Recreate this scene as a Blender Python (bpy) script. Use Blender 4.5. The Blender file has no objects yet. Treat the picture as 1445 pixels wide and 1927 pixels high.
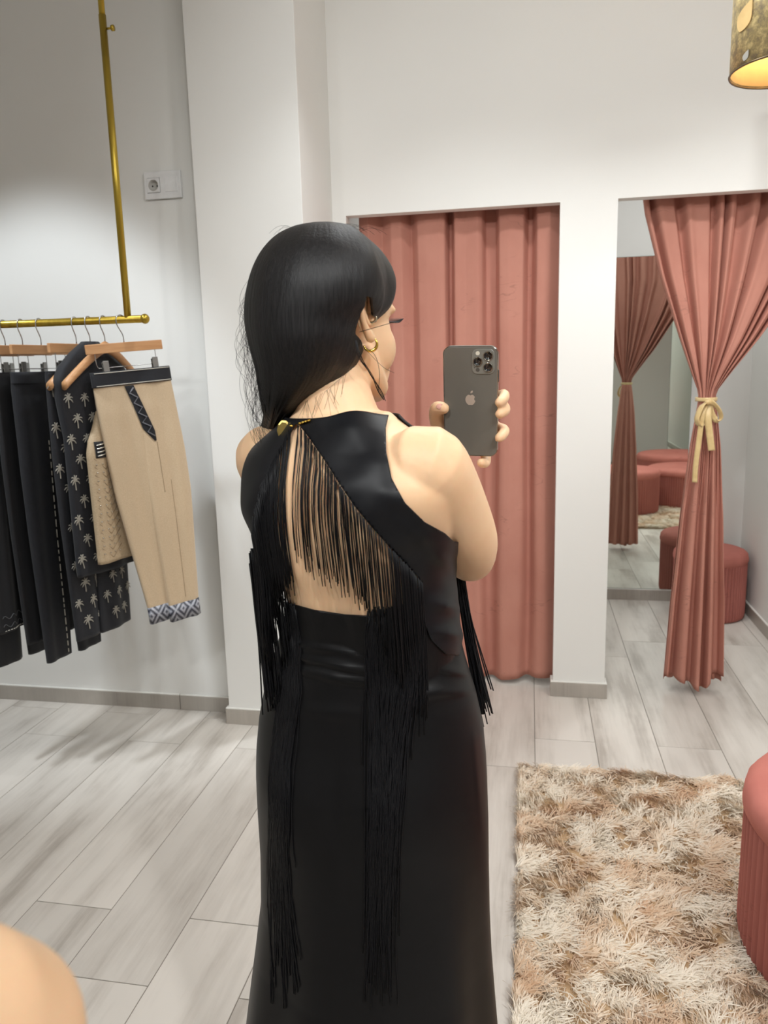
import bpy, bmesh, math, random
import numpy as np
from mathutils import Vector, Matrix
from mathutils.bvhtree import BVHTree

random.seed(7)
rng = np.random.default_rng(11)
scene = bpy.context.scene
COL = scene.collection

# ------------------------------------------------------------------ camera
CX, CY, FPX, CAMH = 722.5, 963.5, 1446.0, 1.46
def cam_axes(yaw, pitch, roll):
    y, p, r = (math.radians(a) for a in (yaw, pitch, roll))
    fwd = np.array([-math.sin(y)*math.cos(p), math.cos(y)*math.cos(p), -math.sin(p)])
    right = np.array([math.cos(y), math.sin(y), 0.0])
    up = np.cross(right, fwd)
    c, s = math.cos(r), math.sin(r)
    return np.array([c*right+s*up, -s*right+c*up, -fwd])
CR = cam_axes(10.86, 10.59, -1.5)
CAM = np.array([0.0, 0.0, CAMH])
cd = bpy.data.cameras.new('camera')
cd.sensor_fit = 'VERTICAL'; cd.sensor_height = 36.0
cd.lens = FPX/1927*36.0
cd.clip_start = 0.01
cd.dof.use_dof = True; cd.dof.focus_distance = 1.35; cd.dof.aperture_fstop = 8.0
cam = bpy.data.objects.new('camera', cd); COL.objects.link(cam)
m = Matrix.Identity(4)
for i in range(3):
    for j in range(3): m[j][i] = CR[i][j]
m.translation = CAM
cam.matrix_world = m
scene.camera = cam

def W(px, py, y):
    """the point seen at photograph pixel (px, py) that stands at room depth y"""
    v = CR.T @ np.array([px-CX, -(py-CY), -FPX])
    return CAM + v*(y/v[1])
def PX(P):
    P = np.atleast_2d(P)
    c = (P-CAM) @ CR.T
    return np.stack([CX+FPX*c[:, 0]/-c[:, 2], CY-FPX*c[:, 1]/-c[:, 2]], 1)

# ------------------------------------------------------------------ world, exposure, lights
vs = scene.view_settings
vs.view_transform = 'Standard'; vs.look = 'None'; vs.gamma = 1.0; vs.exposure = 0.92
vs.use_curve_mapping = False
world = bpy.data.worlds.new('world'); scene.world = world; world.use_nodes = True
world.node_tree.nodes['Background'].inputs[0].default_value = (0.95, 0.97, 1.0, 1)
world.node_tree.nodes['Background'].inputs[1].default_value = 0.05
CEIL = 3.1
NEUTRAL = (0.955, 0.987, 1.0); WARM = (0.985, 1.0, 0.995); COOL = (0.87, 0.94, 1.0)
#  x, y, aim, watts, cone degrees, blend, colour, where it hangs
DOWNLIGHTS = [
    (-1.95, 1.55, (-1.95, 2.90, 1.05), 84, 54, 0.55, COOL, 'over the clothes rail'),
    (-0.15, 2.25, (-0.12, 2.40, 0.0), 30, 116, 0.6, NEUTRAL, 'between the rail and the doorways'),
    (0.70, 2.25, (0.65, 2.40, 0.0), 48, 116, 0.6, WARM, 'over the shaggy rug'),
    (1.55, 1.60, (1.45, 1.90, 0.0), 30, 120, 0.8, WARM, 'over the poufs'),
    (-0.15, 0.70, (0.40, 3.30, 1.75), 34, 96, 0.7, WARM, 'in front of the doorways'),
    (-1.20, -0.85, (0.00, 2.60, 1.20), 24, 70, 0.7, NEUTRAL, 'added as unseen fill behind the camera on the left'),  # added fill, stands in for room light returned by the mirror
    (-0.60, -0.95, (0.35, 2.60, 1.20), 72, 66, 0.7, WARM, 'added as unseen fill behind the camera near the middle'),  # added fill as well, brightens her back and arm
    (1.00, -0.75, (-0.12, 0.95, 1.15), 180, 30, 0.8, WARM, 'added to brighten the standing person from the right'),  # spot added only to brighten her skin, no such fixture known
    (-2.40, 0.30, (-2.20, 0.60, 0.0), 14, 110, 0.9, NEUTRAL, 'near the front left corner'),
    (-0.30, 4.15, (-0.30, 4.15, 0.0), 16, 130, 0.9, WARM, 'inside the closed fitting room'),
    (0.80, 4.10, (0.80, 4.10, 0.0), 26, 130, 0.9, NEUTRAL, 'inside the open fitting room'),
]
#  unseen fill panels added on the ceiling: centre, aim, size, watts, colour
FILL_PANELS = [((1.45, -0.10, CEIL-0.10), (0.25, 1.75, 0.90), (1.5, 0.35), 14, WARM, 'unseen tilted fill panel added on the ceiling to the right of the camera')]

# ------------------------------------------------------------------ helpers
def newmat(name):
    mt = bpy.data.materials.new(name); mt.use_nodes = True
    nt = mt.node_tree
    return mt, nt, nt.nodes['Principled BSDF']
def srgb(r, g, b):
    f = lambda c: (c/255/12.92) if c/255 <= 0.04045 else ((c/255+0.055)/1.055)**2.4
    return (f(r), f(g), f(b), 1.0)
def N(nt, typ, **kw):
    n = nt.nodes.new(typ)
    for k, v in kw.items():
        if k.startswith('i_'):
            key = k[2:]
            n.inputs[int(key) if key.isdigit() else key.replace('_', ' ')].default_value = v
        else: setattr(n, k, v)
    return n
def ramp(nt, stops):
    r = nt.nodes.new('ShaderNodeValToRGB'); e = r.color_ramp.elements
    while len(e) < len(stops): e.new(0.5)
    for el, (p, c) in zip(e, stops): el.position = p; el.color = c
    return r
def bump(nt, bs, h, strength, dist=0.002):
    b = N(nt, 'ShaderNodeBump'); b.inputs['Strength'].default_value = strength; b.inputs['Distance'].default_value = dist
    nt.links.new(h, b.inputs['Height']); nt.links.new(b.outputs[0], bs.inputs['Normal'])
def noise(nt, coord, scale, detail=3, rough=0.5, vec=None):
    mp = N(nt, 'ShaderNodeMapping'); mp.inputs['Scale'].default_value = vec or (1, 1, 1)
    nt.links.new(coord, mp.inputs[0])
    n = N(nt, 'ShaderNodeTexNoise'); n.inputs['Scale'].default_value = scale
    n.inputs['Detail'].default_value = detail; n.inputs['Roughness'].default_value = rough
    nt.links.new(mp.outputs[0], n.inputs['Vector'])
    return n.outputs['Fac']
def simple(name, col, rough=0.5, metal=0.0, col2=None, nscale=40, vec=None, bstr=0.0, sheen=0.0, spec=None, bdist=0.001):
    mt, nt, bs = newmat(name)
    bs.inputs['Roughness'].default_value = rough; bs.inputs['Metallic'].default_value = metal
    if spec is not None: bs.inputs['Specular IOR Level'].default_value = spec
    if sheen: bs.inputs['Sheen Weight'].default_value = sheen
    tc = N(nt, 'ShaderNodeTexCoord')
    f = noise(nt, tc.outputs['Object'], nscale, 4, 0.55, vec)
    r = ramp(nt, [(0.3, col2 or tuple(c*0.93 for c in col[:3])+(1,)), (0.7, col)])
    nt.links.new(f, r.inputs[0]); nt.links.new(r.outputs[0], bs.inputs['Base Color'])
    if bstr: bump(nt, bs, f, bstr, bdist)
    return mt

def obj(name, me, mat=None, parent=None, loc=None):
    o = bpy.data.objects.new(name, me); COL.objects.link(o)
    if mat is not None and len(me.materials) == 0: me.materials.append(mat)
    if parent is not None: o.parent = parent
    if loc is not None: o.location = loc
    return o
def mesh(name, V, F, mat=None, parent=None, smooth=True, loc=None, origin=None):
    V = np.asarray(V, float)
    if origin is not None: V = V-np.asarray(origin, float)
    me = bpy.data.meshes.new(name)
    me.from_pydata(V.tolist(), [], [list(map(int, f)) for f in F]); me.update()
    if smooth: me.polygons.foreach_set('use_smooth', [True]*len(me.polygons))
    return obj(name, me, mat, parent, loc if loc is not None else None)
def tag(o, label=None, cat=None, group=None, kind=None):
    if label: o['label'] = label
    if cat: o['category'] = cat
    if group: o['group'] = group
    if kind: o['kind'] = kind
    return o
def empty(name, loc=(0, 0, 0), rz=0.0):
    o = bpy.data.objects.new(name, None); COL.objects.link(o)
    o.location = loc; o.rotation_euler = (0, 0, rz); o.empty_display_size = 0.05
    return o
class MB:
    """collects simple solids into one mesh"""
    def __init__(s): s.V = []; s.F = []
    def add(s, V, F):
        b = len(s.V); s.V += [tuple(v) for v in V]; s.F += [tuple(i+b for i in f) for f in F]; return s
    def box(s, x0, x1, y0, y1, z0, z1, bev=0.0):
        if bev <= 0:
            V = [(x, y, z) for z in (z0, z1) for y in (y0, y1) for x in (x0, x1)]
            return s.add(V, [(0, 2, 3, 1), (4, 5, 7, 6), (0, 1, 5, 4), (2, 6, 7, 3), (0, 4, 6, 2), (1, 3, 7, 5)])
        bm = bmesh.new(); bmesh.ops.create_cube(bm, size=1.0)
        for v in bm.verts:
            v.co = Vector(((x0+x1)/2+v.co.x*(x1-x0), (y0+y1)/2+v.co.y*(y1-y0), (z0+z1)/2+v.co.z*(z1-z0)))
        bmesh.ops.bevel(bm, geom=bm.edges[:], offset=bev, segments=2, profile=0.5, affect='EDGES')
        bm.verts.index_update()
        s.add([v.co[:] for v in bm.verts], [[v.index for v in f.verts] for f in bm.faces]); bm.free(); return s
    def tube(s, pts, rad, n=10, cap=True):
        V, F = tube(pts, rad, n, cap); return s.add(V, F)
    def build(s, name, mat, parent=None, smooth=False, origin=None, loc=None):
        return mesh(name, s.V, s.F, mat, parent, smooth, loc, origin)
def frames(P):
    P = np.asarray(P, float); n = len(P)
    T = np.gradient(P, axis=0); T /= np.linalg.norm(T, axis=1)[:, None]+1e-12
    a = np.array([0, 0, 1.0]) if abs(T[0][2]) < 0.9 else np.array([1.0, 0, 0])
    u = np.cross(a, T[0]); u /= np.linalg.norm(u); U = [u]
    for i in range(1, n):
        u = U[-1]-T[i]*(U[-1]@T[i]); u /= np.linalg.norm(u); U.append(u)
    U = np.array(U); return T, U, np.cross(T, U)
def tube(pts, rad, n=10, cap=True, round_caps=False, flat=1.0):
    P = np.asarray(pts, float); R = np.broadcast_to(np.asarray(rad, float), (len(P),)).copy()
    if round_caps:
        d0 = P[0]-P[1]; d0 /= np.linalg.norm(d0); d1 = P[-1]-P[-2]; d1 /= np.linalg.norm(d1)
        pre = [P[0]+d0*R[0]*math.sin(a) for a in (1.45, 1.1, 0.6)]; rp = [R[0]*math.cos(a) for a in (1.45, 1.1, 0.6)]
        post = [P[-1]+d1*R[-1]*math.sin(a) for a in (0.6, 1.1, 1.45)]; rq = [R[-1]*math.cos(a) for a in (0.6, 1.1, 1.45)]
        P = np.vstack([pre, P, post]); R = np.concatenate([rp, R, rq])
    T, U, B = frames(P)
    a = np.linspace(0, 2*math.pi, n, endpoint=False)
    V = (P[:, None]+R[:, None, None]*(np.cos(a)[None, :, None]*U[:, None]+flat*np.sin(a)[None, :, None]*B[:, None])).reshape(-1, 3)
    return V, grid_faces(len(P), n, True, cap)
def grid_faces(m, n, closed=False, cap=False):
    F = []
    for i in range(m-1):
        for j in range(n if closed else n-1):
            k = (j+1) % n
            F.append((i*n+j, i*n+k, (i+1)*n+k, (i+1)*n+j))
    if cap:
        F.append(tuple(range(n-1, -1, -1))); F.append(tuple((m-1)*n+j for j in range(n)))
    return F
def spline(P, n):
    """Catmull-Rom through the rows of P, n samples"""
    P = np.asarray(P, float); m = len(P)
    Q = np.vstack([2*P[0]-P[1], P, 2*P[-1]-P[-2]])
    out = []
    for t in np.linspace(0, m-1-1e-9, n):
        i = int(t); f = t-i
        a, b, c, d = Q[i], Q[i+1], Q[i+2], Q[i+3]
        out.append(0.5*((2*b)+(-a+c)*f+(2*a-5*b+4*c-d)*f*f+(-a+3*b-3*c+d)*f**3))
    return np.array(out)
def ellipsoid(c, ax, R=None, nu=24, nv=16):
    V = []; F = []
    for i in range(nv+1):
        t = math.pi*i/nv
        for j in range(nu):
            p = 2*math.pi*j/nu
            V.append((math.sin(t)*math.cos(p)*ax[0], math.sin(t)*math.sin(p)*ax[1], math.cos(t)*ax[2]))
    V = np.array(V)
    if R is not None: V = V @ np.asarray(R)
    return V+np.asarray(c), grid_faces(nv+1, nu, True)
def evaluated(name, V, F, mods):
    """mesh after modifiers (remesh, smooth...)"""
    me = bpy.data.meshes.new(name); me.from_pydata(np.asarray(V).tolist(), [], [list(map(int, f)) for f in F]); me.update()
    o = bpy.data.objects.new(name, me); COL.objects.link(o)
    for typ, kw in mods:
        md = o.modifiers.new(typ, typ)
        for k, v in kw.items(): setattr(md, k, v)
    dg = bpy.context.evaluated_depsgraph_get(); dg.update()
    out = bpy.data.meshes.new_from_object(o.evaluated_get(dg))
    bpy.data.objects.remove(o); bpy.data.meshes.remove(me)
    out.name = name
    return out
# ------------------------------------------------------------------ materials
def wall_mat(name, c):
    mt, nt, bs = newmat(name)
    tc = N(nt, 'ShaderNodeTexCoord')
    f = noise(nt, tc.outputs['Object'], 1.3, 3); r = ramp(nt, [(0.3, tuple(x*0.97 for x in c[:3])+(1,)), (0.7, c)])
    nt.links.new(f, r.inputs[0]); nt.links.new(r.outputs[0], bs.inputs['Base Color'])
    bs.inputs['Roughness'].default_value = 0.75
    bump(nt, bs, noise(nt, tc.outputs['Object'], 260, 4), 0.08, 0.0006)
    return mt
M = {}
M['wall'] = wall_mat('matt white wall paint', srgb(236, 235, 231))
M['ceiling'] = wall_mat('white ceiling paint', srgb(238, 236, 231))
def plank_mat(name, light, dark, sx=9.0):
    mt, nt, bs = newmat(name)
    tc = N(nt, 'ShaderNodeTexCoord'); oi = N(nt, 'ShaderNodeObjectInfo')
    mul = N(nt, 'ShaderNodeMath', operation='MULTIPLY'); mul.inputs[1].default_value = 53.0
    nt.links.new(oi.outputs['Random'], mul.inputs[0])
    cb = N(nt, 'ShaderNodeCombineXYZ')
    for i in range(3): nt.links.new(mul.outputs[0], cb.inputs[i])
    add = N(nt, 'ShaderNodeVectorMath', operation='ADD')
    nt.links.new(tc.outputs['Object'], add.inputs[0]); nt.links.new(cb.outputs[0], add.inputs[1])
    big = noise(nt, add.outputs[0], 1.0, 3, 0.55, (sx, 1.1, 1)); fine = noise(nt, add.outputs[0], 1.0, 5, 0.7, (90, 5, 1))
    blot = noise(nt, add.outputs[0], 16.0, 4, 0.6, (1, 0.6, 1))
    m1 = N(nt, 'ShaderNodeMath', operation='MULTIPLY_ADD'); m1.inputs[1].default_value = 0.28
    nt.links.new(fine, m1.inputs[0]); nt.links.new(big, m1.inputs[2])
    m2 = N(nt, 'ShaderNodeMath', operation='MULTIPLY_ADD'); m2.inputs[1].default_value = 0.16
    nt.links.new(blot, m2.inputs[0]); nt.links.new(m1.outputs[0], m2.inputs[2])
    mid = tuple((a*0.7+b*0.3) for a, b in zip(light, dark))
    r = ramp(nt, [(0.5, dark), (0.66, mid), (0.8, light)])
    nt.links.new(m2.outputs[0], r.inputs[0])
    hv = N(nt, 'ShaderNodeHueSaturation')
    mr = N(nt, 'ShaderNodeMapRange'); mr.inputs['To Min'].default_value = 0.93; mr.inputs['To Max'].default_value = 1.05
    nt.links.new(oi.outputs['Random'], mr.inputs[0]); nt.links.new(mr.outputs[0], hv.inputs['Value'])
    nt.links.new(r.outputs[0], hv.inputs['Color']); nt.links.new(hv.outputs[0], bs.inputs['Base Color'])
    bs.inputs['Roughness'].default_value = 0.38; bs.inputs['Specular IOR Level'].default_value = 0.4
    bump(nt, bs, fine, 0.12, 0.0006)
    return mt
M['plank'] = plank_mat('grey wood look floor tile', srgb(216, 210, 202), srgb(174, 166, 157))
M['skirting'] = plank_mat('grey wood look skirting tile', srgb(182, 175, 166), srgb(142, 135, 127), 3.0)
M['grout'] = simple('grey floor grout', srgb(140, 133, 124), 0.9, nscale=120, bstr=0.3)
M['sealant'] = simple('white sealant', srgb(236, 234, 228), 0.5)
mt, nt, bs = newmat('silvered mirror glass')
tcm = N(nt, 'ShaderNodeTexCoord'); fm_ = noise(nt, tcm.outputs['Object'], 2.0, 2)
rm_ = ramp(nt, [(0.0, (0.80, 0.86, 0.81, 1)), (1.0, (0.82, 0.875, 0.83, 1))]); nt.links.new(fm_, rm_.inputs[0]); nt.links.new(rm_.outputs[0], bs.inputs['Base Color'])
bs.inputs['Metallic'].default_value = 1.0; bs.inputs['Roughness'].default_value = 0.0
M['mirror'] = mt
M['glass_edge'] = simple('green glass edge', srgb(120, 140, 130), 0.2)
def velvet(name, base, dark, nap=0.35):
    mt, nt, bs = newmat(name)
    tc = N(nt, 'ShaderNodeTexCoord')
    big = noise(nt, tc.outputs['Object'], 5.0, 5, 0.6, (1, 1, 0.6)); fine = noise(nt, tc.outputs['Object'], 420, 2)
    crush = noise(nt, tc.outputs['Object'], 9.0, 2, 0.5, (0.7, 0.7, 2.6))
    # short crush marks across the nap
    cr = ramp(nt, [(0.485, (0, 0, 0, 1)), (0.5, (1, 1, 1, 1)), (0.515, (0, 0, 0, 1))]); nt.links.new(crush, cr.inputs[0])
    gate = ramp(nt, [(0.56, (0, 0, 0, 1)), (0.66, (1, 1, 1, 1))]); nt.links.new(noise(nt, tc.outputs['Object'], 7.0, 2), gate.inputs[0])
    mu = N(nt, 'ShaderNodeMath', operation='MULTIPLY'); nt.links.new(cr.outputs[0], mu.inputs[0]); nt.links.new(gate.outputs[0], mu.inputs[1])
    r = ramp(nt, [(0.3, dark), (0.7, base)]); nt.links.new(big, r.inputs[0])
    mx = N(nt, 'ShaderNodeMix', data_type='RGBA'); mx.inputs[7].default_value = tuple(c*0.45 for c in base[:3])+(1,)
    sc = N(nt, 'ShaderNodeMath', operation='MULTIPLY'); sc.inputs[1].default_value = 0.45
    nt.links.new(mu.outputs[0], sc.inputs[0]); nt.links.new(sc.outputs[0], mx.inputs[0]); nt.links.new(r.outputs[0], mx.inputs[6])
    nt.links.new(mx.outputs[2], bs.inputs['Base Color'])
    bs.inputs['Roughness'].default_value = 0.85; bs.inputs['Specular IOR Level'].default_value = 0.15
    bs.inputs['Sheen Weight'].default_value = nap; bs.inputs['Sheen Roughness'].default_value = 0.35
    bs.inputs['Sheen Tint'].default_value = tuple(min(1, c*1.7) for c in base[:3])+(1,)
    bump(nt, bs, fine, 0.25, 0.0006)
    return mt
M['curtain'] = velvet('dusty pink velvet', srgb(194, 138, 122), srgb(182, 125, 110), 0.25)
M['pouf_top'] = velvet('rose velvet cushion', srgb(196, 124, 112), srgb(184, 112, 102), 0.3)
M['pouf_side'] = velvet('rose velvet pleats', srgb(182, 114, 104), srgb(168, 102, 94), 0.3)
M['ribbon'] = simple('champagne satin ribbon', srgb(226, 200, 146), 0.35, col2=srgb(206, 178, 124), nscale=30, sheen=0.2)
M['gold'] = simple('brushed gold metal', srgb(190, 164, 70), 0.32, 0.85, col2=srgb(168, 142, 52), nscale=50, vec=(1, 1, 0.1))
M['chrome'] = simple('chrome wire', srgb(190, 190, 190), 0.25, 1.0)
M['clip'] = simple('grey metal clip', srgb(150, 150, 148), 0.35, 0.8)
M['hanger_wood'] = simple('light beech wood', srgb(206, 158, 112), 0.45, col2=srgb(186, 134, 88), nscale=14, vec=(0.4, 6, 6), bstr=0.1)
M['plastic'] = simple('white gloss plastic', srgb(240, 240, 240), 0.25)
M['hole'] = simple('dark socket hole', srgb(40, 38, 36), 0.6)
M['navy'] = simple('navy black cotton', srgb(20, 22, 30), 0.8, col2=srgb(14, 16, 22), nscale=90, bstr=0.2, sheen=0.1)
M['black_cloth'] = simple('black trouser cloth', srgb(17, 18, 23), 0.75, col2=srgb(12, 13, 17), nscale=200, bstr=0.2, sheen=0.1)
M['stitch'] = simple('off white stitching', srgb(205, 200, 188), 0.6)
M['palm'] = simple('grey embroidery thread', srgb(170, 166, 155), 0.6, col2=srgb(140, 136, 126), nscale=300)
M['tan'] = simple('tan satin cotton', srgb(202, 180, 150), 0.5, col2=srgb(190, 167, 136), nscale=300, bstr=0.1, sheen=0.2)
M['beige'] = simple('beige quilted cotton', srgb(190, 170, 140), 0.6, col2=srgb(172, 150, 120), nscale=260, bstr=0.2)
M['sequin'] = simple('silver sequins', srgb(210, 208, 200), 0.2, 0.9)
def skin():
    mt, nt, bs = newmat('skin')
    tc = N(nt, 'ShaderNodeTexCoord')
    f = noise(nt, tc.outputs['Object'], 22, 4, 0.6); r = ramp(nt, [(0.3, srgb(246, 202, 160)), (0.7, srgb(251, 210, 170))])
    nt.links.new(f, r.inputs[0]); nt.links.new(r.outputs[0], bs.inputs['Base Color'])
    bs.inputs['Roughness'].default_value = 0.48; bs.inputs['Specular IOR Level'].default_value = 0.35
    bs.inputs['Subsurface Weight'].default_value = 0.25; bs.inputs['Subsurface Radius'].default_value = (1.0, 0.4, 0.25); bs.inputs['Subsurface Scale'].default_value = 0.006
    bump(nt, bs, noise(nt, tc.outputs['Object'], 700, 3), 0.06, 0.0004)
    return mt
M['skin'] = skin()
M['nail'] = simple('pale pink nail', srgb(232, 176, 160), 0.2)
M['satin'] = simple('black satin', srgb(17, 18, 22), 0.46, col2=srgb(13, 14, 18), nscale=60, spec=0.3)
M['satin_skirt'] = simple('black satin skirt cloth', srgb(13, 13, 15), 0.44, col2=srgb(10, 10, 12), nscale=60, spec=0.28)
M['thread'] = simple('black fringe thread', srgb(10, 10, 14), 0.55, nscale=200, spec=0.3)
def hair_mat():
    mt, nt, bs = newmat('black hair')
    tc = N(nt, 'ShaderNodeTexCoord')
    f = noise(nt, tc.outputs['Object'], 1.0, 4, 0.65, (420, 420, 14)); r = ramp(nt, [(0.35, srgb(9, 9, 11)), (0.7, srgb(30, 28, 29))])
    nt.links.new(f, r.inputs[0]); nt.links.new(r.outputs[0], bs.inputs['Base Color'])
    mr = N(nt, 'ShaderNodeMapRange'); mr.inputs['To Min'].default_value = 0.36; mr.inputs['To Max'].default_value = 0.62
    nt.links.new(f, mr.inputs[0]); nt.links.new(mr.outputs[0], bs.inputs['Roughness'])
    bs.inputs['Specular IOR Level'].default_value = 0.38
    bump(nt, bs, f, 0.55, 0.0012)
    return mt
M['hair'] = hair_mat()
def phone_mat():
    return simple('graphite frosted glass', srgb(112, 109, 102), 0.34, 0.0, col2=srgb(107, 104, 97), nscale=10, spec=0.5)
M['phone'] = phone_mat()
M['phone_rim'] = simple('polished graphite steel', srgb(150, 148, 142), 0.12, 1.0)
M['phone_logo'] = simple('mirror finish emblem', srgb(200, 184, 170), 0.3, 0.2)
M['lens_glass'] = simple('dark lens glass', srgb(10, 10, 14), 0.06, spec=0.8)
M['flash'] = simple('flash lens', srgb(228, 224, 208), 0.3)
M['screen'] = simple('phone screen glass', srgb(14, 14, 16), 0.08)

# ------------------------------------------------------------------ the setting
YL, YD, YC, YM = 2.963, 3.312, 2.86, 4.82          # left wall, door wall, column front, cubicle back wall
def struct(name, mb, mat, parent=None):
    o = mb.build(name, mat, parent); tag(o, kind='structure') if parent is None else None
    return o
XL, XRm, YF = -3.2, 2.4, -1.70
floor = struct('floor', MB().box(XL, XRm, YF, YM+0.1, -0.12, -0.0016), M['grout'])
PWID, PLEN, GAP = 0.2325, 1.17, 0.0028
pm = MB().box(-PWID/2+GAP/2, PWID/2-GAP/2, -PLEN/2+GAP/2, PLEN/2-GAP/2, -0.008, 0.0, 0.0008)
pme = bpy.data.meshes.new('plank'); pme.from_pydata(pm.V, [], pm.F); pme.materials.append(M['plank'])
i0 = int(math.floor((XL+1.364)/PWID))
for i in range(i0, int((XRm+1.364)/PWID)+1):
    x0 = -1.364+i*PWID
    if x0 < XL-0.1 or x0+PWID > XRm+0.15: continue
    off = 1.72 if i % 2 == 0 else 2.653
    k0 = int(math.floor((YF-off)/PLEN))
    for k in range(k0, 6):
        a, b = off+k*PLEN, off+(k+1)*PLEN
        a, b = max(a, YF), min(b, YM)
        if b-a < 0.03: continue
        o = obj('plank', pme, None, floor, (x0+PWID/2, (a+b)/2, 0))
        o.scale[1] = (b-a)/PLEN
        if (i*7+k*3) % 5 < 2: o.rotation_euler[2] = math.pi
ceiling = struct('ceiling', MB().box(XL, XRm, YF, YM+0.1, CEIL, CEIL+0.1), M['ceiling'])
struct('wall_left', MB().box(XL, -1.237, YL, YL+0.14, 0, CEIL), M['wall'])
struct('wall_column', MB().box(-1.237, -0.823, YC, YD+0.06, 0, CEIL, 0.002), M['wall'])
OP1 = (-0.765, 0.112); OP2 = (0.334, 1.22); HD = 2.092; TH = 0.06
mb = MB()
mb.box(-0.823, OP1[0], YD, YD+TH, 0, HD); mb.box(OP1[1], OP2[0], YD, YD+TH, 0, HD); mb.box(OP2[1], XRm, YD, YD+TH, 0, HD)
mb.box(-0.823, XRm, YD, YD+TH, HD, CEIL)
struct('wall_back', mb, M['wall'])
struct('wall_cubicle_back', MB().box(-0.9, XRm, YM, YM+0.1, 0, CEIL), M['wall'])
struct('wall_cubicle_left', MB().box(-0.9, -0.823, YD+TH, YM, 0, CEIL), M['wall'])
struct('wall_partition', MB().box(0.205, 0.275, YD+TH, YM, 0, CEIL), M['wall'])
struct('wall_cubicle_right', MB().box(1.255, 1.33, YD+TH, YM, 0, CEIL), M['wall'])
struct('wall_right', MB().box(XRm, XRm+0.1, YF, YM+0.1, 0, CEIL), M['wall'])
struct('wall_side', MB().box(XL-0.1, XL, YF, YL+0.14, 0, CEIL), M['wall'])
struct('wall_front', MB().box(XL-0.1, XRm+0.1, YF-0.1, YF, 0, CEIL), M['wall'])
BH, BT = 0.066, 0.011
def skirting(name, segs):
    """segs: (x0,y0,x1,y1,nx,ny) runs of tile with outward normal (nx,ny)"""
    root = None
    for (x0, y0, x1, y1, nx, ny) in segs:
        xa, xb = sorted((x0, x1)); ya, yb = sorted((y0, y1))
        if nx: xa, xb = (xa, xa+BT) if nx > 0 else (xa-BT, xa)
        if ny: ya, yb = (ya, ya+BT) if ny > 0 else (ya-BT, ya)
        t = MB().box(xa, xb, ya, yb, 0, BH, 0.0012)
        if root is None: root = t.build(name, M['skirting']); tag(root, kind='structure')
        else: t.build('skirting_tile', M['skirting'], root)
        MB().box(xa, xb, ya, yb, BH, BH+0.006, 0.002).build('sealant_bead', M['sealant'], root)
skirting('baseboard_left', [(XL, YL, -1.506, YL, 0, -1), (-1.503, YL, -1.237, YL, 0, -1)])
skirting('baseboard_column', [(-1.248, YC, -0.812, YC, 0, -1), (-1.237, YC, -1.237, YL, -1, 0), (-0.823, YC, -0.823, YD, 1, 0)])
skirting('baseboard_pillar', [(OP1[1]-BT, YD, OP2[0]+BT, YD, 0, -1), (OP1[1], YD, OP1[1], YD+TH, -1, 0), (OP2[0], YD, OP2[0], YD+TH, 1, 0)])
skirting('baseboard_back', [(-0.812, YD, OP1[0]+BT, YD, 0, -1), (OP1[0], YD, OP1[0], YD+TH, 1, 0), (OP2[1], YD, XRm, YD, 0, -1)])
skirting('baseboard_cubicle', [(0.275, YM, 1.255, YM, 0, -1), (1.255, YD+TH, 1.255, YM-BT, -1, 0), (0.275, YD+TH, 0.275, YM-BT, 1, 0)])
skirting('baseboard_fitting', [(-0.823, YM, 0.205, YM, 0, -1), (0.205, YD+TH, 0.205, YM-BT, -1, 0), (-0.823, YD+TH, -0.823, YM-BT, 1, 0)])
skirting('baseboard_right', [(XRm, YF, XRm, YD, -1, 0)])
skirting('baseboard_front', [(XL, YF, XRm-BT, YF, 0, 1)])

def wall_mirror(x0, x1, z0, z1, y, ny, label):
    r = empty('wall_mirror', ((x0+x1)/2, y, z0)); tag(r, label, 'mirror', 'frameless wall mirrors')
    w = (x1-x0)/2; h = z1-z0
    MB().box(-w, w, min(0, ny*0.006), max(0, ny*0.006), 0, h).build('backing', M['glass_edge'], r)
    y0, y1 = sorted((ny*0.0061, ny*0.0085))
    MB().box(-w+0.002, w-0.002, y0, y1, 0.002, h-0.002).build('mirror_glass', M['mirror'], r)
wall_mirror(0.29, 0.93, 0.073, 2.056, YM-0.0005, -1, 'tall frameless mirror behind the tied curtain, reflecting round poufs')
wall_mirror(-0.45, 0.185, 0.073, 2.056, YM-0.0005, -1, 'frameless mirror edge in the slit beside the closed curtain')
wall_mirror(1.90, 2.36, 0.073, 2.056, YF+0.0005, 1, 'narrow far mirror seen inside the fitting room mirror above the poufs')

for (c, aim, sz, pw, colr, label) in FILL_PANELS:  # added soft fill from the right, built as a fixture
    r = empty('fill_panel', c); tag(r, label, 'light')
    q = (Vector(aim)-Vector(c)).to_track_quat('-Z', 'Y'); r.rotation_mode = 'QUATERNION'; r.rotation_quaternion = q
    MB().box(-sz[0]/2-0.02, sz[0]/2+0.02, -sz[1]/2-0.02, sz[1]/2+0.02, 0.004, 0.03, 0.004).build('housing', M['plastic'], r)
    for sx in (-1, 1): MB().tube([(sx*sz[0]*0.4, 0, 0.03), (sx*sz[0]*0.4, 0, 0.085)], 0.006, 8).build('bracket', M['chrome'], r)
    ld = bpy.data.lights.new('fill_panel_lamp', 'AREA'); ld.shape = 'RECTANGLE'; ld.size, ld.size_y = sz; ld.energy = pw; ld.color = colr
    lo = bpy.data.objects.new('fill_panel_lamp', ld); COL.objects.link(lo); lo.parent = r; lo.location = (0, 0, 0)
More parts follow.
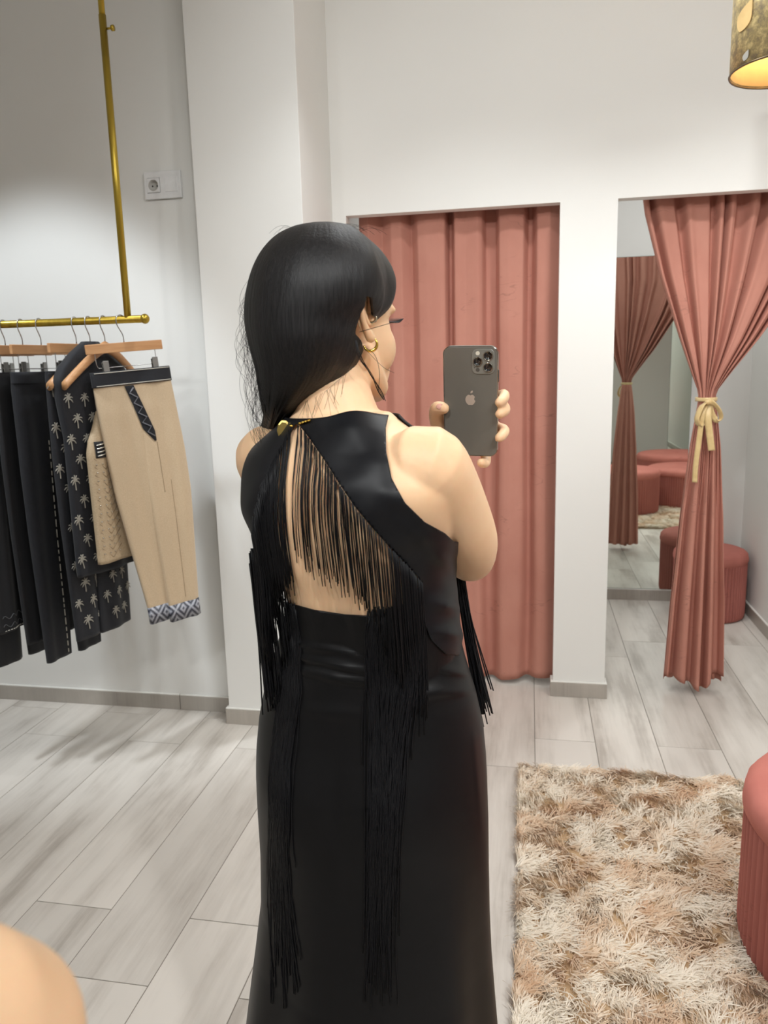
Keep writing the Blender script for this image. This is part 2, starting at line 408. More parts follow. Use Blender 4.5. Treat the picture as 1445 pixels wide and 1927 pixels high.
# downlights: fixture ring, lens and its lamp
for i, (x, y, aim, pw, cone, bl, colr, where) in enumerate(DOWNLIGHTS):
    r = empty('downlight', (x, y, CEIL)); tag(r, 'round recessed ceiling downlight '+where, 'light', 'recessed ceiling downlights')
    V, F = tube([(0.055*math.cos(a), 0.055*math.sin(a), -0.004) for a in np.linspace(0, 2*math.pi, 33)], 0.008, 8, False)
    mesh('trim_ring', V, F, M['plastic'], r)
    ld = bpy.data.lights.new('downlight_lamp', 'SPOT'); ld.energy = pw; ld.color = colr
    ld.spot_size = math.radians(cone); ld.spot_blend = bl; ld.shadow_soft_size = 0.09
    lo = bpy.data.objects.new('downlight_lamp', ld); COL.objects.link(lo); lo.parent = r; lo.location = (0, 0, -0.03)
    lo.rotation_euler = (Vector(aim)-Vector((x, y, CEIL-0.03))).to_track_quat('-Z', 'Y').to_euler()
# ------------------------------------------------------------------ curtains
def cloth_sheet(name, G, mat, parent=None, th=0.0016, origin=None):
    """G: m x n x 3 grid -> thin solid sheet"""
    m_, n_ = G.shape[:2]
    du = np.gradient(G, axis=1); dv = np.gradient(G, axis=0)
    nrm = np.cross(du, dv); nrm /= np.linalg.norm(nrm, axis=2)[:, :, None]+1e-12
    A = (G+nrm*th/2).reshape(-1, 3); B = (G-nrm*th/2).reshape(-1, 3); b = len(A)
    F = grid_faces(m_, n_); F2 = [tuple(i+b for i in f[::-1]) for f in F]
    E_ = []
    idx = lambda i, j: i*n_+j
    loop = [idx(0, j) for j in range(n_)]+[idx(i, n_-1) for i in range(1, m_)]+[idx(m_-1, j) for j in range(n_-2, -1, -1)]+[idx(i, 0) for i in range(m_-2, 0, -1)]
    for a, c in zip(loop, loop[1:]+loop[:1]): E_.append((a, a+b, c+b, c))
    return mesh(name, np.vstack([A, B]), F+F2+E_, mat, parent, True, None, origin)

root = empty('curtain', (-0.3, 3.43, 0.0)); tag(root, 'closed dusty pink velvet curtain filling the doorway behind the phone', 'curtain', 'velvet fitting room curtains')
# fold profile along the closed curtain (photo x of folds, depth towards the room)
kn = [(676, 0.2), (694, 0.75), (716, -0.3), (734, 0.65), (752, 0.75), (769, -0.45), (782, 0.7), (797, 0.85), (822, 0.95), (831, 0.85), (836, -0.95), (842, -0.95), (848, 0.85), (868, 0.65), (890, 0.9), (897, 0.6), (902, -0.75), (922, -0.85), (928, 0.75), (945, 0.95), (972, 0.8), (980, -0.8), (988, -0.8), (996, 0.8), (1018, 0.9), (1040, -0.1)]
kx = np.array([W(a, 420, 3.43)[0] for a, b in kn]); kx = kx+(kx-kx[0])*0.045; kd = np.array([b for a, b in kn])
xs = np.linspace(kx[0], kx[-1], 420)
def sm(a, k):
    ker = np.hanning(k+2)[1:-1]; ker /= ker.sum(); return np.convolve(np.pad(a, k//2, mode='edge'), ker, 'valid')[:len(a)]
prof = sm(np.interp(xs, kx, kd), 5)
prof_lo = sm(np.interp(xs, kx, kd), 31)
zs = np.linspace(2.25, 0.0, 70)
G = np.zeros((len(zs), len(xs), 3))
for i, z in enumerate(zs):
    t = 1-z/2.25
    p = prof*(1-t)+prof_lo*t
    y = 3.435-0.040*p*(1-0.1*t)-0.008*np.sin(xs*9+z*2.2)*t
    hem = 0.03+0.012*np.sin(xs*14+0.5)
    G[i, :, 0] = xs+0.006*np.sin(z*3+xs*20)*t; G[i, :, 1] = y; G[i, :, 2] = hem+(2.25-hem)*(z/2.25)
cloth_sheet('curtain_cloth', G, M['curtain'], root, origin=root.location)
MB().tube([(OP1[0]-0.04, 3.43, 2.32), (0.19, 3.43, 2.32)], 0.012, 12).build('curtain_rod', M['chrome'], root, True, root.location)
for x in np.linspace(kx[0]+0.02, kx[-1]-0.02, 8):
    V, F = tube([(x, 3.43+0.02*math.cos(a), 2.31+0.02*math.sin(a)) for a in np.linspace(0, 2*math.pi, 17)], 0.002, 6, False)
    mesh('curtain_ring', V, F, M['chrome'], root, True, None, root.location)
    MB().tube([(x, 3.43, 2.292), (x, 3.43, 2.24)], 0.0015, 6).build('curtain_hook', M['chrome'], root, True, root.location)

root = empty('curtain', (0.8, 3.43, 0.0)); tag(root, 'dusty pink velvet curtain tied at the waist with a champagne bow', 'curtain', 'velvet fitting room curtains')
ns, nz = 560, 90
s = np.linspace(0, 1, ns); GATH = 1.303
#           z     xl     xr    amp   yc     round
lev = [(2.25, 0.420, 1.225, 0.022, 3.425, 0.0), (2.05, 0.450, 1.205, 0.022, 3.425, 0.0), (1.80, 0.520, 1.08, 0.024, 3.43, 0.1), (1.55, 0.606, 0.920, 0.022, 3.43, 0.35), (1.40, 0.662, 0.808, 0.014, 3.43, 0.7), (1.335, 0.688, 0.764, 0.006, 3.43, 1.0), (1.303, 0.693, 0.757, 0.004, 3.43, 1.0),
       (1.27, 0.690, 0.764, 0.006, 3.43, 1.0), (1.1, 0.668, 0.788, 0.014, 3.43, 0.8), (0.8, 0.642, 0.812, 0.024, 3.435, 0.6), (0.4, 0.618, 0.836, 0.034, 3.44, 0.5), (0.0, 0.602, 0.850, 0.036, 3.44, 0.5)]
lv = np.array(lev)[::-1]
zz = np.linspace(2.25, 0.0, nz)
G = np.zeros((nz, ns, 3))
ph = 2*math.pi*(9.2*s+0.35*np.sin(2*math.pi*s*2.3)+0.2*np.sin(2*math.pi*5.1*s))
foldA = np.tanh(1.5*np.sin(ph))+0.25*np.sin(2*ph+0.7)
foldB = np.tanh(1.5*np.sin(2*math.pi*(4.2*s+0.13*np.sin(2*math.pi*s*1.7))+0.6))
hemz = np.interp(s, [0, 0.18, 0.3, 0.42, 0.58, 0.66, 0.8, 1.0], [0.085, 0.072, 0.06, 0.05, 0.022, 0.03, 0.092, 0.088])
for i, z in enumerate(zz):
    xl, xr, amp, yc, rd = [np.interp(z, lv[:, 0], lv[:, k]) for k in range(1, 6)]
    low = np.clip((GATH-z)/0.5, 0, 1)
    fo = foldA*(1-low)+foldB*low
    u = 2*s-1
    bulge = rd*(xr-xl)*0.34*np.sqrt(np.clip(1-u*u, 0, 1))
    x = xl+(xr-xl)*(s+0.012*np.sin(ph)*(1-rd)); y = yc-amp*fo-bulge
    G[i, :, 0] = x; G[i, :, 1] = y
    G[i, :, 2] = z if z > 0.6 else hemz+(0.6-hemz)*(z/0.6)
cloth_sheet('curtain_cloth', G, M['curtain'], root, origin=root.location)
# back half of the gathered skirt below the tie
G2 = np.zeros((46, 260, 3)); s2 = np.linspace(0, 1, 260); fo2 = np.tanh(2*np.sin(2*math.pi*4.2*s2+1.1))
for i, z in enumerate(np.linspace(1.30, 0.05, 46)):
    xl, xr, amp, yc, rd = [np.interp(z, lv[:, 0], lv[:, k]) for k in range(1, 6)]
    u = 2*s2-1
    G2[i, :, 0] = xl+(xr-xl)*s2; G2[i, :, 1] = yc+0.002+rd*(xr-xl)*0.42*np.sqrt(np.clip(1-u*u, 0, 1))+amp*0.5*fo2*np.sqrt(np.clip(1-u**4, 0, 1)); G2[i, :, 2] = z+0.03*math.sin(i*0.0)
cloth_sheet('curtain_fold', G2, M['curtain'], root, origin=root.location)
MB().tube([(0.3, 3.43, 2.32), (1.24, 3.43, 2.32)], 0.012, 12).build('curtain_rod', M['chrome'], root, True, root.location)
for x in np.linspace(0.46, 1.19, 8):
    V, F = tube([(x, 3.43+0.02*math.cos(a), 2.31+0.02*math.sin(a)) for a in np.linspace(0, 2*math.pi, 17)], 0.002, 6, False)
    mesh('curtain_ring', V, F, M['chrome'], root, True, None, root.location)
    MB().tube([(x, 3.43, 2.292), (x, 3.43, 2.24)], 0.0015, 6).build('curtain_hook', M['chrome'], root, True, root.location)

# ribbon bow
BW = W(1330, 752, 3.395)
root = empty('ribbon_bow', BW); tag(root, 'champagne satin ribbon tied in a bow around the gathered curtain', 'ribbon')
def ribbon(name, pts, w=0.0105, twist=0.0, n=40, axis=(0, 0, 1), parent=root, mat=None):
    P = spline(pts, n); T = np.gradient(P, axis=0); T /= np.linalg.norm(T, axis=1)[:, None]
    a = np.asarray(axis, float); G = np.zeros((n, 4, 3))
    for i in range(n):
        side = a-T[i]*(a@T[i]); side /= np.linalg.norm(side)+1e-9
        b = np.cross(T[i], side); an = twist*i/(n-1)
        sd = side*math.cos(an)+b*math.sin(an)
        for j, q in enumerate((-1, -0.33, 0.33, 1)): G[i, j] = P[i]+sd*w*q
    return cloth_sheet(name, G, mat or M['ribbon'], parent, 0.0012)
cx, cy = 0.725-BW[0], 3.42-BW[1]
ribbon('band', [(cx+0.043*math.cos(a), cy+0.02+0.052*math.sin(a), 0) for a in np.linspace(0, 2*math.pi, 14)], 0.008, 0, 48)
fpx = lambda x, y, d=0.0: tuple(W(x, y, 3.375+d)-BW)
ribbon('bow_loop', [fpx(1331, 756), fpx(1320, 765, -.02), fpx(1311, 788, -.02), fpx(1316, 801, -.012), fpx(1324, 793, 0), fpx(1330, 770, 0.005), fpx(1332, 757)], 0.012, 0.5, 44, (0.8, -0.6, 0.2))
ribbon('bow_loop', [fpx(1333, 756), fpx(1342, 759, -.02), fpx(1353, 772, -.025), fpx(1356, 785, -.015), fpx(1349, 791, -.005), fpx(1340, 780, 0), fpx(1334, 760)], 0.012, 0.6, 44, (0.6, -0.7, 0.4))
ribbon('bow_tail', [fpx(1330, 758), fpx(1322, 780, -.012), fpx(1315, 830, -.012), fpx(1309, 875, -.016), fpx(1307, 908, -.018)], 0.0105, 0.3, 40, (1, -0.2, 0))
ribbon('bow_tail', [fpx(1333, 758), fpx(1332, 785, -.014), fpx(1335, 815, -.016), fpx(1339, 848, -.018)], 0.0135, 0.2, 40, (1, -0.2, 0))
V, F = ellipsoid(np.array(fpx(1332, 757, -0.012)), (0.012, 0.009, 0.011)); mesh('knot', V, F, M['ribbon'], root)

# ------------------------------------------------------------------ poufs
def pouf(x, y, z, r, h, ribs, label, group, button=True):
    root = empty('pouf', (x, y, z)); tag(root, label, 'pouf', group)
    n = ribs*6; a = np.linspace(0, 2*math.pi, n, endpoint=False)
    rib = np.abs(np.sin(a*ribs/2))**0.6
    zs = [0.0, 0.004, 0.012, 0.03, 0.08, h*0.5, h*0.78, h*0.84, h*0.86]
    V = []
    for k, zz_ in enumerate(zs):
        rr = r-(0.02 if k == 0 else 0.01 if k == 1 else 0.003 if k == 2 else 0.0)
        amp = 0.010 if 1 < k < 7 else 0.004
        if k == 8: rr = r-0.015
        q = rr-amp+amp*rib
        V.append(np.stack([q*np.cos(a), q*np.sin(a), np.full(n, zz_)], 1))
    mesh('pleated_side', np.vstack(V), grid_faces(len(zs), n, True, True), M['pouf_side'], root)
    # cushion top: rolled edge and dimpled crown
    n2 = 128; a2 = np.linspace(0, 2*math.pi, n2, endpoint=False)
    pr = [(r-0.014, h*0.80), (r-0.002, h*0.815), (r+0.004, h*0.84), (r+0.004, h*0.88), (r, h*0.93), (r-0.012, h*0.968), (r-0.03, h*0.987), (r*0.75, h), (r*0.5, h*1.008), (r*0.25, h*1.004), (r*0.1, h*0.993), (0.008, h*0.982)]
    V = []
    for k, (rr, zz_) in enumerate(pr):
        w = 0.0015*np.sin(a2*23+k) if 2 < k < 7 else 0
        V.append(np.stack([(rr+w)*np.cos(a2), (rr+w)*np.sin(a2), np.full(n2, zz_)], 1))
    mesh('cushion', np.vstack(V), grid_faces(len(pr), n2, True, True), M['pouf_top'], root)
    if button:
        V, F = ellipsoid((0, 0, h*0.985), (0.018, 0.018, 0.007)); mesh('button', V, F, M['pouf_top'], root)
    return root
RUGZ = 0.012
pouf(0.89, 1.82, RUGZ, 0.36, 0.425, 84, 'rose velvet pleated pouf on the rug, cut by the right edge', 'round rose velvet poufs')
pouf(1.62, 1.33, RUGZ, 0.42, 0.38, 110, 'wide rose velvet pouf on the rug, seen inside the fitting room mirror', 'round rose velvet poufs')
pouf(1.66, 0.42, RUGZ, 0.44, 0.42, 110, 'farthest wide rose pouf inside the mirror, in front of the white wall', 'round rose velvet poufs')
pouf(1.03, 4.575, 0, 0.198, 0.40, 60, 'small rose pleated pouf on the floor behind the tied curtain', 'round rose velvet poufs', False)

# ------------------------------------------------------------------ shaggy rug
RX0, RX1, RY0, RY1 = -0.02, 2.05, 0.95, 2.63
root = empty('rug', ((RX0+RX1)/2, (RY0+RY1)/2, 0)); tag(root, 'shaggy cream and tan long pile rug on the floor', 'rug')
MB().box(RX0, RX1, RY0, RY1, 0.0005, 0.012, 0.003).build('rug_backing', simple('tan rug backing', srgb(190, 160, 125), 0.95), root, origin=root.location)
def rug_mat():
    mt, nt, bs = newmat('shaggy rug pile')
    uv = N(nt, 'ShaderNodeUVMap'); uv.uv_map = 'root'
    f1 = noise(nt, uv.outputs[0], 5.2, 4, 0.65); f2 = noise(nt, uv.outputs[0], 60, 2, 0.5)
    ad = N(nt, 'ShaderNodeMath', operation='MULTIPLY_ADD'); ad.inputs[1].default_value = 0.22; nt.links.new(f2, ad.inputs[0]); nt.links.new(f1, ad.inputs[2])
    r = ramp(nt, [(0.46, srgb(220, 184, 150)), (0.56, srgb(236, 214, 188)), (0.66, srgb(250, 241, 226))])
    nt.links.new(ad.outputs[0], r.inputs[0]); nt.links.new(r.outputs[0], bs.inputs['Base Color'])
    bs.inputs['Roughness'].default_value = 0.6; bs.inputs['Specular IOR Level'].default_value = 0.25; bs.inputs['Sheen Weight'].default_value = 0.2
    # thin fibres let part of the light through
    tr = N(nt, 'ShaderNodeBsdfTranslucent'); nt.links.new(r.outputs[0], tr.inputs['Color'])
    ms_ = N(nt, 'ShaderNodeMixShader'); ms_.inputs[0].default_value = 0.18
    nt.links.new(bs.outputs[0], ms_.inputs[1]); nt.links.new(tr.outputs[0], ms_.inputs[2]); nt.links.new(ms_.outputs[0], nt.nodes['Material Output'].inputs['Surface'])
    return mt
def value_noise(x, y, sc, seed):
    r_ = np.random.default_rng(seed); T_ = r_.random((64, 64))
    fx, fy = x*sc, y*sc; ix, iy = np.floor(fx).astype(int), np.floor(fy).astype(int); tx, ty = fx-ix, fy-iy
    tx = tx*tx*(3-2*tx); ty = ty*ty*(3-2*ty)
    g = lambda a, b: T_[a % 64, b % 64]
    return (g(ix, iy)*(1-tx)+g(ix+1, iy)*tx)*(1-ty)+(g(ix, iy+1)*(1-tx)+g(ix+1, iy+1)*tx)*ty
def make_pile():
    n_t = 26000                                            # tufts, three blades each
    w_ = 0.55
    tx = rng.uniform(RX0+0.004, RX1-0.004, n_t); ty = rng.uniform(RY0+0.004, RY1-0.004, n_t)
    # denser where the camera is close
    keep = (tx < 0.95) | (rng.random(n_t) < w_); tx, ty = tx[keep], ty[keep]
    e = 2000; ex = np.concatenate([np.full(700, RX0+0.003), rng.uniform(RX0, 1.2, 700)]); ey = np.concatenate([rng.uniform(1.2, RY1, 700), np.full(700, RY1-0.003)])
    tx = np.concatenate([tx, ex]); ty = np.concatenate([ty, ey])
    ang0 = value_noise(tx+9, ty+9, 11.0, 1)*9.0+value_noise(tx, ty, 34.0, 2)*4.0
    B = 4; S = 4
    x = np.repeat(tx, B)+rng.normal(0, 0.004, len(tx)*B); y = np.repeat(ty, B)+rng.normal(0, 0.004, len(tx)*B)
    an = np.repeat(ang0, B)+rng.normal(0, 0.45, len(x)); L = rng.uniform(0.035, 0.062, len(x)); wd = rng.uniform(0.0011, 0.0021, len(x))
    lean = rng.uniform(0.6, 1.05, len(x))
    # at the border the pile stays upright enough not to spill far over the floor
    dx, dy = np.cos(an), np.sin(an); cur = rng.normal(0, 0.5, len(x))
    edge = (x < RX0+0.03) & (dx < 0); dx = np.where(edge, dx*0.35, dx); edge = (y > RY1-0.03) & (dy > 0); dy = np.where(edge, dy*0.35, dy)
    n_b = len(x); V = np.zeros((n_b, S+1, 2, 3))
    for k in range(S+1):
        t = k/S
        h_ = 0.010+L*(t*(1-0.45*lean*t))*0.62; d_ = L*lean*t**1.5*0.95
        a2 = an+cur*t
        px_, py_ = x+d_*dx*np.cos(cur*t*0.6)-d_*dy*np.sin(cur*t*0.6), y+d_*dy*np.cos(cur*t*0.6)+d_*dx*np.sin(cur*t*0.6)
        ww = wd*(1-0.75*t**2)
        sx, sy = -np.sin(a2), np.cos(a2)
        for q, sg in enumerate((-1, 1)):
            V[:, k, q, 0] = px_+sg*sx*ww; V[:, k, q, 1] = py_+sg*sy*ww; V[:, k, q, 2] = h_+sg*0.0007
    V = V.reshape(-1, 3); base = np.arange(n_b)*(S+1)*2
    Fq = np.stack([np.stack([base+2*k, base+2*k+1, base+2*k+3, base+2*k+2], 1) for k in range(S)], 1).reshape(-1, 4)
    V -= np.array(root.location)
    me = bpy.data.meshes.new('pile'); me.vertices.add(len(V)); me.vertices.foreach_set('co', V.ravel())
    me.loops.add(Fq.size); me.loops.foreach_set('vertex_index', Fq.ravel().astype(np.int32))
    me.polygons.add(len(Fq)); me.polygons.foreach_set('loop_start', (np.arange(len(Fq))*4).astype(np.int32))
    me.polygons.foreach_set('use_smooth', np.ones(len(Fq), bool))
    me.update(calc_edges=True)
    uvl = me.uv_layers.new(name='root')
    ruv = np.repeat(np.stack([x, y], 1), S*4, 0); uvl.data.foreach_set('uv', ruv.ravel())
    o = obj('pile', me, rug_mat(), root); tag(o, kind='stuff')
make_pile()

# ------------------------------------------------------------------ pendant lamp
LY = 2.4; LR = 0.138
LX = W(1376, 110, LY)[0]+LR; LZ = W(1376, 141, LY)[2]
root = empty('pendant_lamp', (LX, LY, LZ)); tag(root, 'gold patina drum pendant lamp with leaf cut-outs at the upper right', 'lamp')
def lampmetal():
    mt, nt, bs = newmat('mottled gold leaf metal')
    tc = N(nt, 'ShaderNodeTexCoord')
    f = noise(nt, tc.outputs['Object'], 38, 6, 0.75); r = ramp(nt, [(0.36, srgb(146, 132, 108)), (0.5, srgb(190, 170, 122)), (0.62, srgb(234, 214, 156))])
    nt.links.new(f, r.inputs[0]); nt.links.new(r.outputs[0], bs.inputs['Base Color'])
    bs.inputs['Metallic'].default_value = 0.35; bs.inputs['Roughness'].default_value = 0.4
    bump(nt, bs, f, 0.4, 0.002)
    return mt
LM = lampmetal()
LH = 0.27
def leaf2d(n=28, asym=1.0):
    t = np.linspace(0, 1, n)
    right = np.stack([0.36*np.sin(math.pi*t**0.8)*(1-0.35*t), t-0.5], 1); left = np.stack([-0.42*np.sin(math.pi*t**0.75)*(1-0.3*t), t-0.5], 1)[::-1]
    return np.vstack([right, left[1:-1]])
def lamp_leaf(name, ang, z, size, tilt, mat, off=0.002, closed=True):
    P = leaf2d()*size; c, s_ = math.cos(tilt), math.sin(tilt)
    P = P @ np.array([[c, s_], [-s_, c]])
    V = []; nn = len(P)
    for o_ in (off, off+0.002):
        for (u, v) in list(P)+[(0, 0)]:
            aa = ang+u/LR; V.append(((LR+o_)*math.cos(aa), (LR+o_)*math.sin(aa), z+v))
    F = []
    for j in range(nn):
        k = (j+1) % nn
        F.append((nn, j, k)); F.append((2*nn+1, nn+1+k, nn+1+j)); F.append((j, nn+1+j, nn+1+k, k))
    mesh(name, V, F, mat, root, False)
V = []; n = 160; aa = np.linspace(0, 2*math.pi, n, endpoint=False)
for (rr, z) in ((LR, 0), (LR, LH), (LR-0.002, LH), (LR-0.002, 0)): V.append(np.stack([rr*np.cos(aa), rr*np.sin(aa), np.full(n, z)], 1))
F = grid_faces(4, n, True); F += [(3*n+j, 3*n+(j+1) % n, (j+1) % n, j) for j in range(n)]
mesh('drum_shade', np.vstack(V), F, LM, root)
ms = simple('warm lit shade lining', srgb(250, 214, 150), 0.7)
V = []
for (rr, z) in ((LR-0.0025, 0.004), (LR-0.0025, LH-0.002), (LR-0.004, LH-0.002), (LR-0.004, 0.004)): V.append(np.stack([rr*np.cos(aa), rr*np.sin(aa), np.full(n, z)], 1))
mesh('shade_lining', np.vstack(V), F, ms, root)
for z in (0.0, LH):
    V, F2 = tube([(LR*math.cos(a), LR*math.sin(a), z) for a in np.linspace(0, 2*math.pi, 65)], 0.003, 8, False); mesh('rim_ring', V, F2, simple('dark bronze rim', srgb(120, 104, 80), 0.35, 0.7), root)
leaf_glow_m = simple('leaf cut-out glow colour', srgb(238, 204, 142), 0.45, 0.1)  # pale gold stands in for lamplight shining through leaf cut-outs
silver = simple('pale silver leaf', srgb(196, 194, 186), 0.4, 0.4)
a_left = math.atan2(-0.25, -1)+math.pi*0
for k, (da, z, sz, tl, mm) in enumerate([(0.55, 0.118, 0.075, -0.55, leaf_glow_m), (1.5, 0.085, 0.06, 0.5, leaf_glow_m), (0.62, 0.02, 0.026, -0.5, silver), (1.25, 0.032, 0.05, -1.2, silver), (2.2, 0.16, 0.066, -0.4, leaf_glow_m), (3.2, 0.09, 0.066, 0.4, leaf_glow_m), (4.2, 0.17, 0.06, -0.7, silver), (5.2, 0.1, 0.066, 0.3, leaf_glow_m), (0.5, 0.21, 0.06, 0.5, silver), (1.4, 0.2, 0.06, -0.3, leaf_glow_m)]):
    lamp_leaf('applied_or_glow_leaf', -math.pi+da-0.05, z, sz, tl, mm)  # gold ones carry the cut-out glow in their colour, silver ones are applied
V, F2 = ellipsoid((0, 0, 0.12), (0.03, 0.03, 0.042)); 
bulb, nt, bs = newmat('glowing bulb'); bs.inputs['Emission Color'].default_value = (1.0, 0.78, 0.48, 1); bs.inputs['Emission Strength'].default_value = 3.0
mesh('bulb', V, F2, bulb, root)
MB().tube([(0, 0, 0.16), (0, 0, LH+0.02)], 0.018, 16).build('lamp_holder', M['gold'], root, True)
MB().tube([(0, 0, LH+0.02), (0, 0, CEIL-LZ)], 0.003, 8).build('cord', M['hole'], root, True)
mbs = MB()
for k in range(3):
    a = k*2.094; mbs.tube([(0, 0, LH-0.004), (LR*math.cos(a), LR*math.sin(a), LH-0.004)], 0.002, 6)
mbs.build('spider', M['gold'], root, True)
ld = bpy.data.lights.new('bulb_lamp', 'POINT'); ld.energy = 0.5; ld.color = (1.0, 0.80, 0.52); ld.shadow_soft_size = 0.03
lo = bpy.data.objects.new('bulb_lamp', ld); COL.objects.link(lo); lo.parent = root; lo.location = (0, 0, 0.06)

# ------------------------------------------------------------------ wall sockets
def socket_face(root, cx, cz, s_):
    a = np.linspace(0, 2*math.pi, 40, endpoint=False); R_ = s_*0.80
    sq = s_/np.maximum(np.abs(np.cos(a)), np.abs(np.sin(a)))
    V = [np.stack([cx+rr*np.cos(a), np.full(40, y), cz+rr*np.sin(a)], 1) for rr, y in ((sq, -0.006), (sq, -0.0120), (sq-0.0006, -0.0126), (R_, -0.0126))]
    root = mesh('socket_insert', np.vstack(V), grid_faces(4, 40, True), M['plastic'], root, False)
    V = []
    for rr, y in ((R_, -0.0126), (R_*0.985, -0.0128), (R_*0.95, -0.0124), (R_*0.93, 0.004), (0.0005, 0.004)): V.append(np.stack([cx+rr*np.cos(a), np.full(40, y), cz+rr*np.sin(a)], 1))
    mesh('socket_well', np.vstack(V), grid_faces(5, 40, True), simple('grey white socket well', srgb(196, 194, 188), 0.5), root)
    for sg in (-1, 1):
        V, F = tube([(cx+sg*0.0095, 0.003, cz), (cx+sg*0.0095, 0.0010, cz)], 0.0028, 10); mesh('pin_hole', V, F, M['hole'], root)
def frame_plate(x0, x1, z0, z1, cx, hs=0.0272):
    mb = MB()
    mb.box(x0, cx-hs, -0.010, 0.0045, z0, z1, 0.0015); mb.box(cx+hs, x1, -0.010, 0, z0, z1, 0.0015); mb.box(cx-hs-0.001, cx+hs+0.001, -0.010, 0, cz_hi(hs), z1, 0.0015); mb.box(cx-hs-0.001, cx+hs+0.001, -0.010, 0, z0, -hs, 0.0015)
    return mb
def cz_hi(hs): return hs
r = empty('wall_socket', (-1.405, YL-0.0045, 2.18)); tag(r, 'white double wall plate with socket and blank cover, high beside the gold pole', 'socket', 'white wall sockets')
frame_plate(-0.076, 0.076, -0.05, 0.05, -0.037).build('frame_plate', M['plastic'], r)
socket_face(r, -0.037, 0, 0.026)
MB().box(0.011, 0.063, -0.0125, -0.006, -0.027, 0.027, 0.0012).build('blank_cover', M['plastic'], r)
r = empty('wall_socket', (-1.448, YL-0.0045, 0.528)); tag(r, 'single white wall socket low beside the tan trousers', 'socket', 'white wall sockets')
frame_plate(-0.042, 0.042, -0.042, 0.042, 0.0).build('frame_plate', M['plastic'], r)
socket_face(r, 0, 0, 0.027)

# ------------------------------------------------------------------ clothes rail
RYv, RZv = 2.45, 1.643
def railx(px): return W(px, 605, RYv)[0]
XE = railx(272)
root = empty('clothes_rail', (railx(240), RYv, RZv)); tag(root, 'gold ceiling hung clothes rail on the left', 'clothes rail')
o_ = root.location
MB().tube([(-2.75, RYv, RZv), (XE, RYv, RZv)], 0.0125, 20).build('rail_bar', M['gold'], root, True, o_)
V, F = ellipsoid((XE+0.002, RYv, RZv), (0.015, 0.0165, 0.0165)); mesh('end_cap', V, F, M['gold'], root, True, None, o_)
PXr = railx(241)
MB().tube([(PXr, RYv, RZv), (PXr, RYv, 2.57)], 0.0115, 16).build('pole', M['gold'], root, True, o_)
MB().tube([(PXr, RYv, 2.565), (PXr, RYv, CEIL)], 0.0095, 16).build('upper_pole', M['gold'], root, True, o_)
V, F = tube([(PXr+0.01, RYv, 2.53), (PXr+0.028, RYv, 2.53)], 0.0035, 8); mesh('set_screw', V, F, M['gold'], root, True, None, o_)
V, F = tube([(PXr+0.028, RYv, 2.53), (PXr+0.036, RYv, 2.53)], 0.009, 12); mesh('screw_knob', V, F, M['gold'], root, True, None, o_)
MB().tube([(-2.6, RYv, RZv), (-2.6, RYv, CEIL)], 0.0115, 16).build('pole', M['gold'], root, True, o_)

# hangers and garments share the axes of the hanger: u along the bar, v out of the garment's face, w up from the rail
def hook(root, top=0.0):
    p = [(0.0155*math.cos(a), 0.0, 0.0155*math.sin(a)) for a in np.linspace(-0.6, math.pi, 12)]
    pts = p+[(-0.015, 0, -0.016), (-0.006, 0, -0.036), (0, 0, -0.052), (0, 0, -0.075)]
    V, F = tube(spline(pts, 40), 0.0019, 8); mesh('hook', V, F, M['chrome'], root)
def clip_hanger(px, th, label, L=0.27, drop=0.075, clips=(-0.092, 0.092), tilt=0.0):
    r = empty('clip_hanger', (railx(px), RYv, RZv), -th); r.rotation_euler = (0, tilt, -th); tag(r, label, 'hanger', 'wooden clip hangers')
    hook(r)
    MB().box(-L/2, L/2, -0.006, 0.006, -0.106, -0.074, 0.002).build('bar', M['hanger_wood'], r)
    mb = MB()
    for sg in (-1, 1):
        u = sg*(L/2-0.028)
        mb.tube(spline([(u, 0, -0.10), (u, 0, -0.135), (u-sg*0.004, 0, -0.150), (u-sg*0.016, 0, -0.153), (0, 0, -0.153)], 20), 0.0014, 6)
    mb.build('wire', M['chrome'], r, True)
    for u in clips:
        c = MB(); c.box(u-0.010, u+0.010, -0.0075, -0.0035, -0.178, -0.130, 0.001); c.box(u-0.010, u+0.010, 0.0035, 0.0075, -0.178, -0.135, 0.001)
        c.tube([(u-0.011, 0, -0.150), (u+0.011, 0, -0.150)], 0.004, 8)
        c.build('clip', M['clip'], r)
    return r
def shoulder_hanger(px, th, label, L=0.35, dip=0.125):
    r = empty('coat_hanger', (railx(px), RYv, RZv), -th); tag(r, label, 'hanger', 'curved wooden coat hangers')
    hook(r)
    u = np.linspace(-L/2, L/2, 41); V = []
    for x in u:
        q = abs(x)/(L/2); z = -0.075-dip*q**1.25; hh = 0.020*(1-0.25*q); dd = 0.008+0.008*q**2; yo = 0.018*q*q
        for a in np.linspace(0, 2*math.pi, 12, endpoint=False): V.append((x, yo+dd*math.cos(a), z-0.012+hh*math.sin(a)))
    mesh('shoulder_bar', V, grid_faces(41, 12, True, True), M['hanger_wood'], r)
    return r
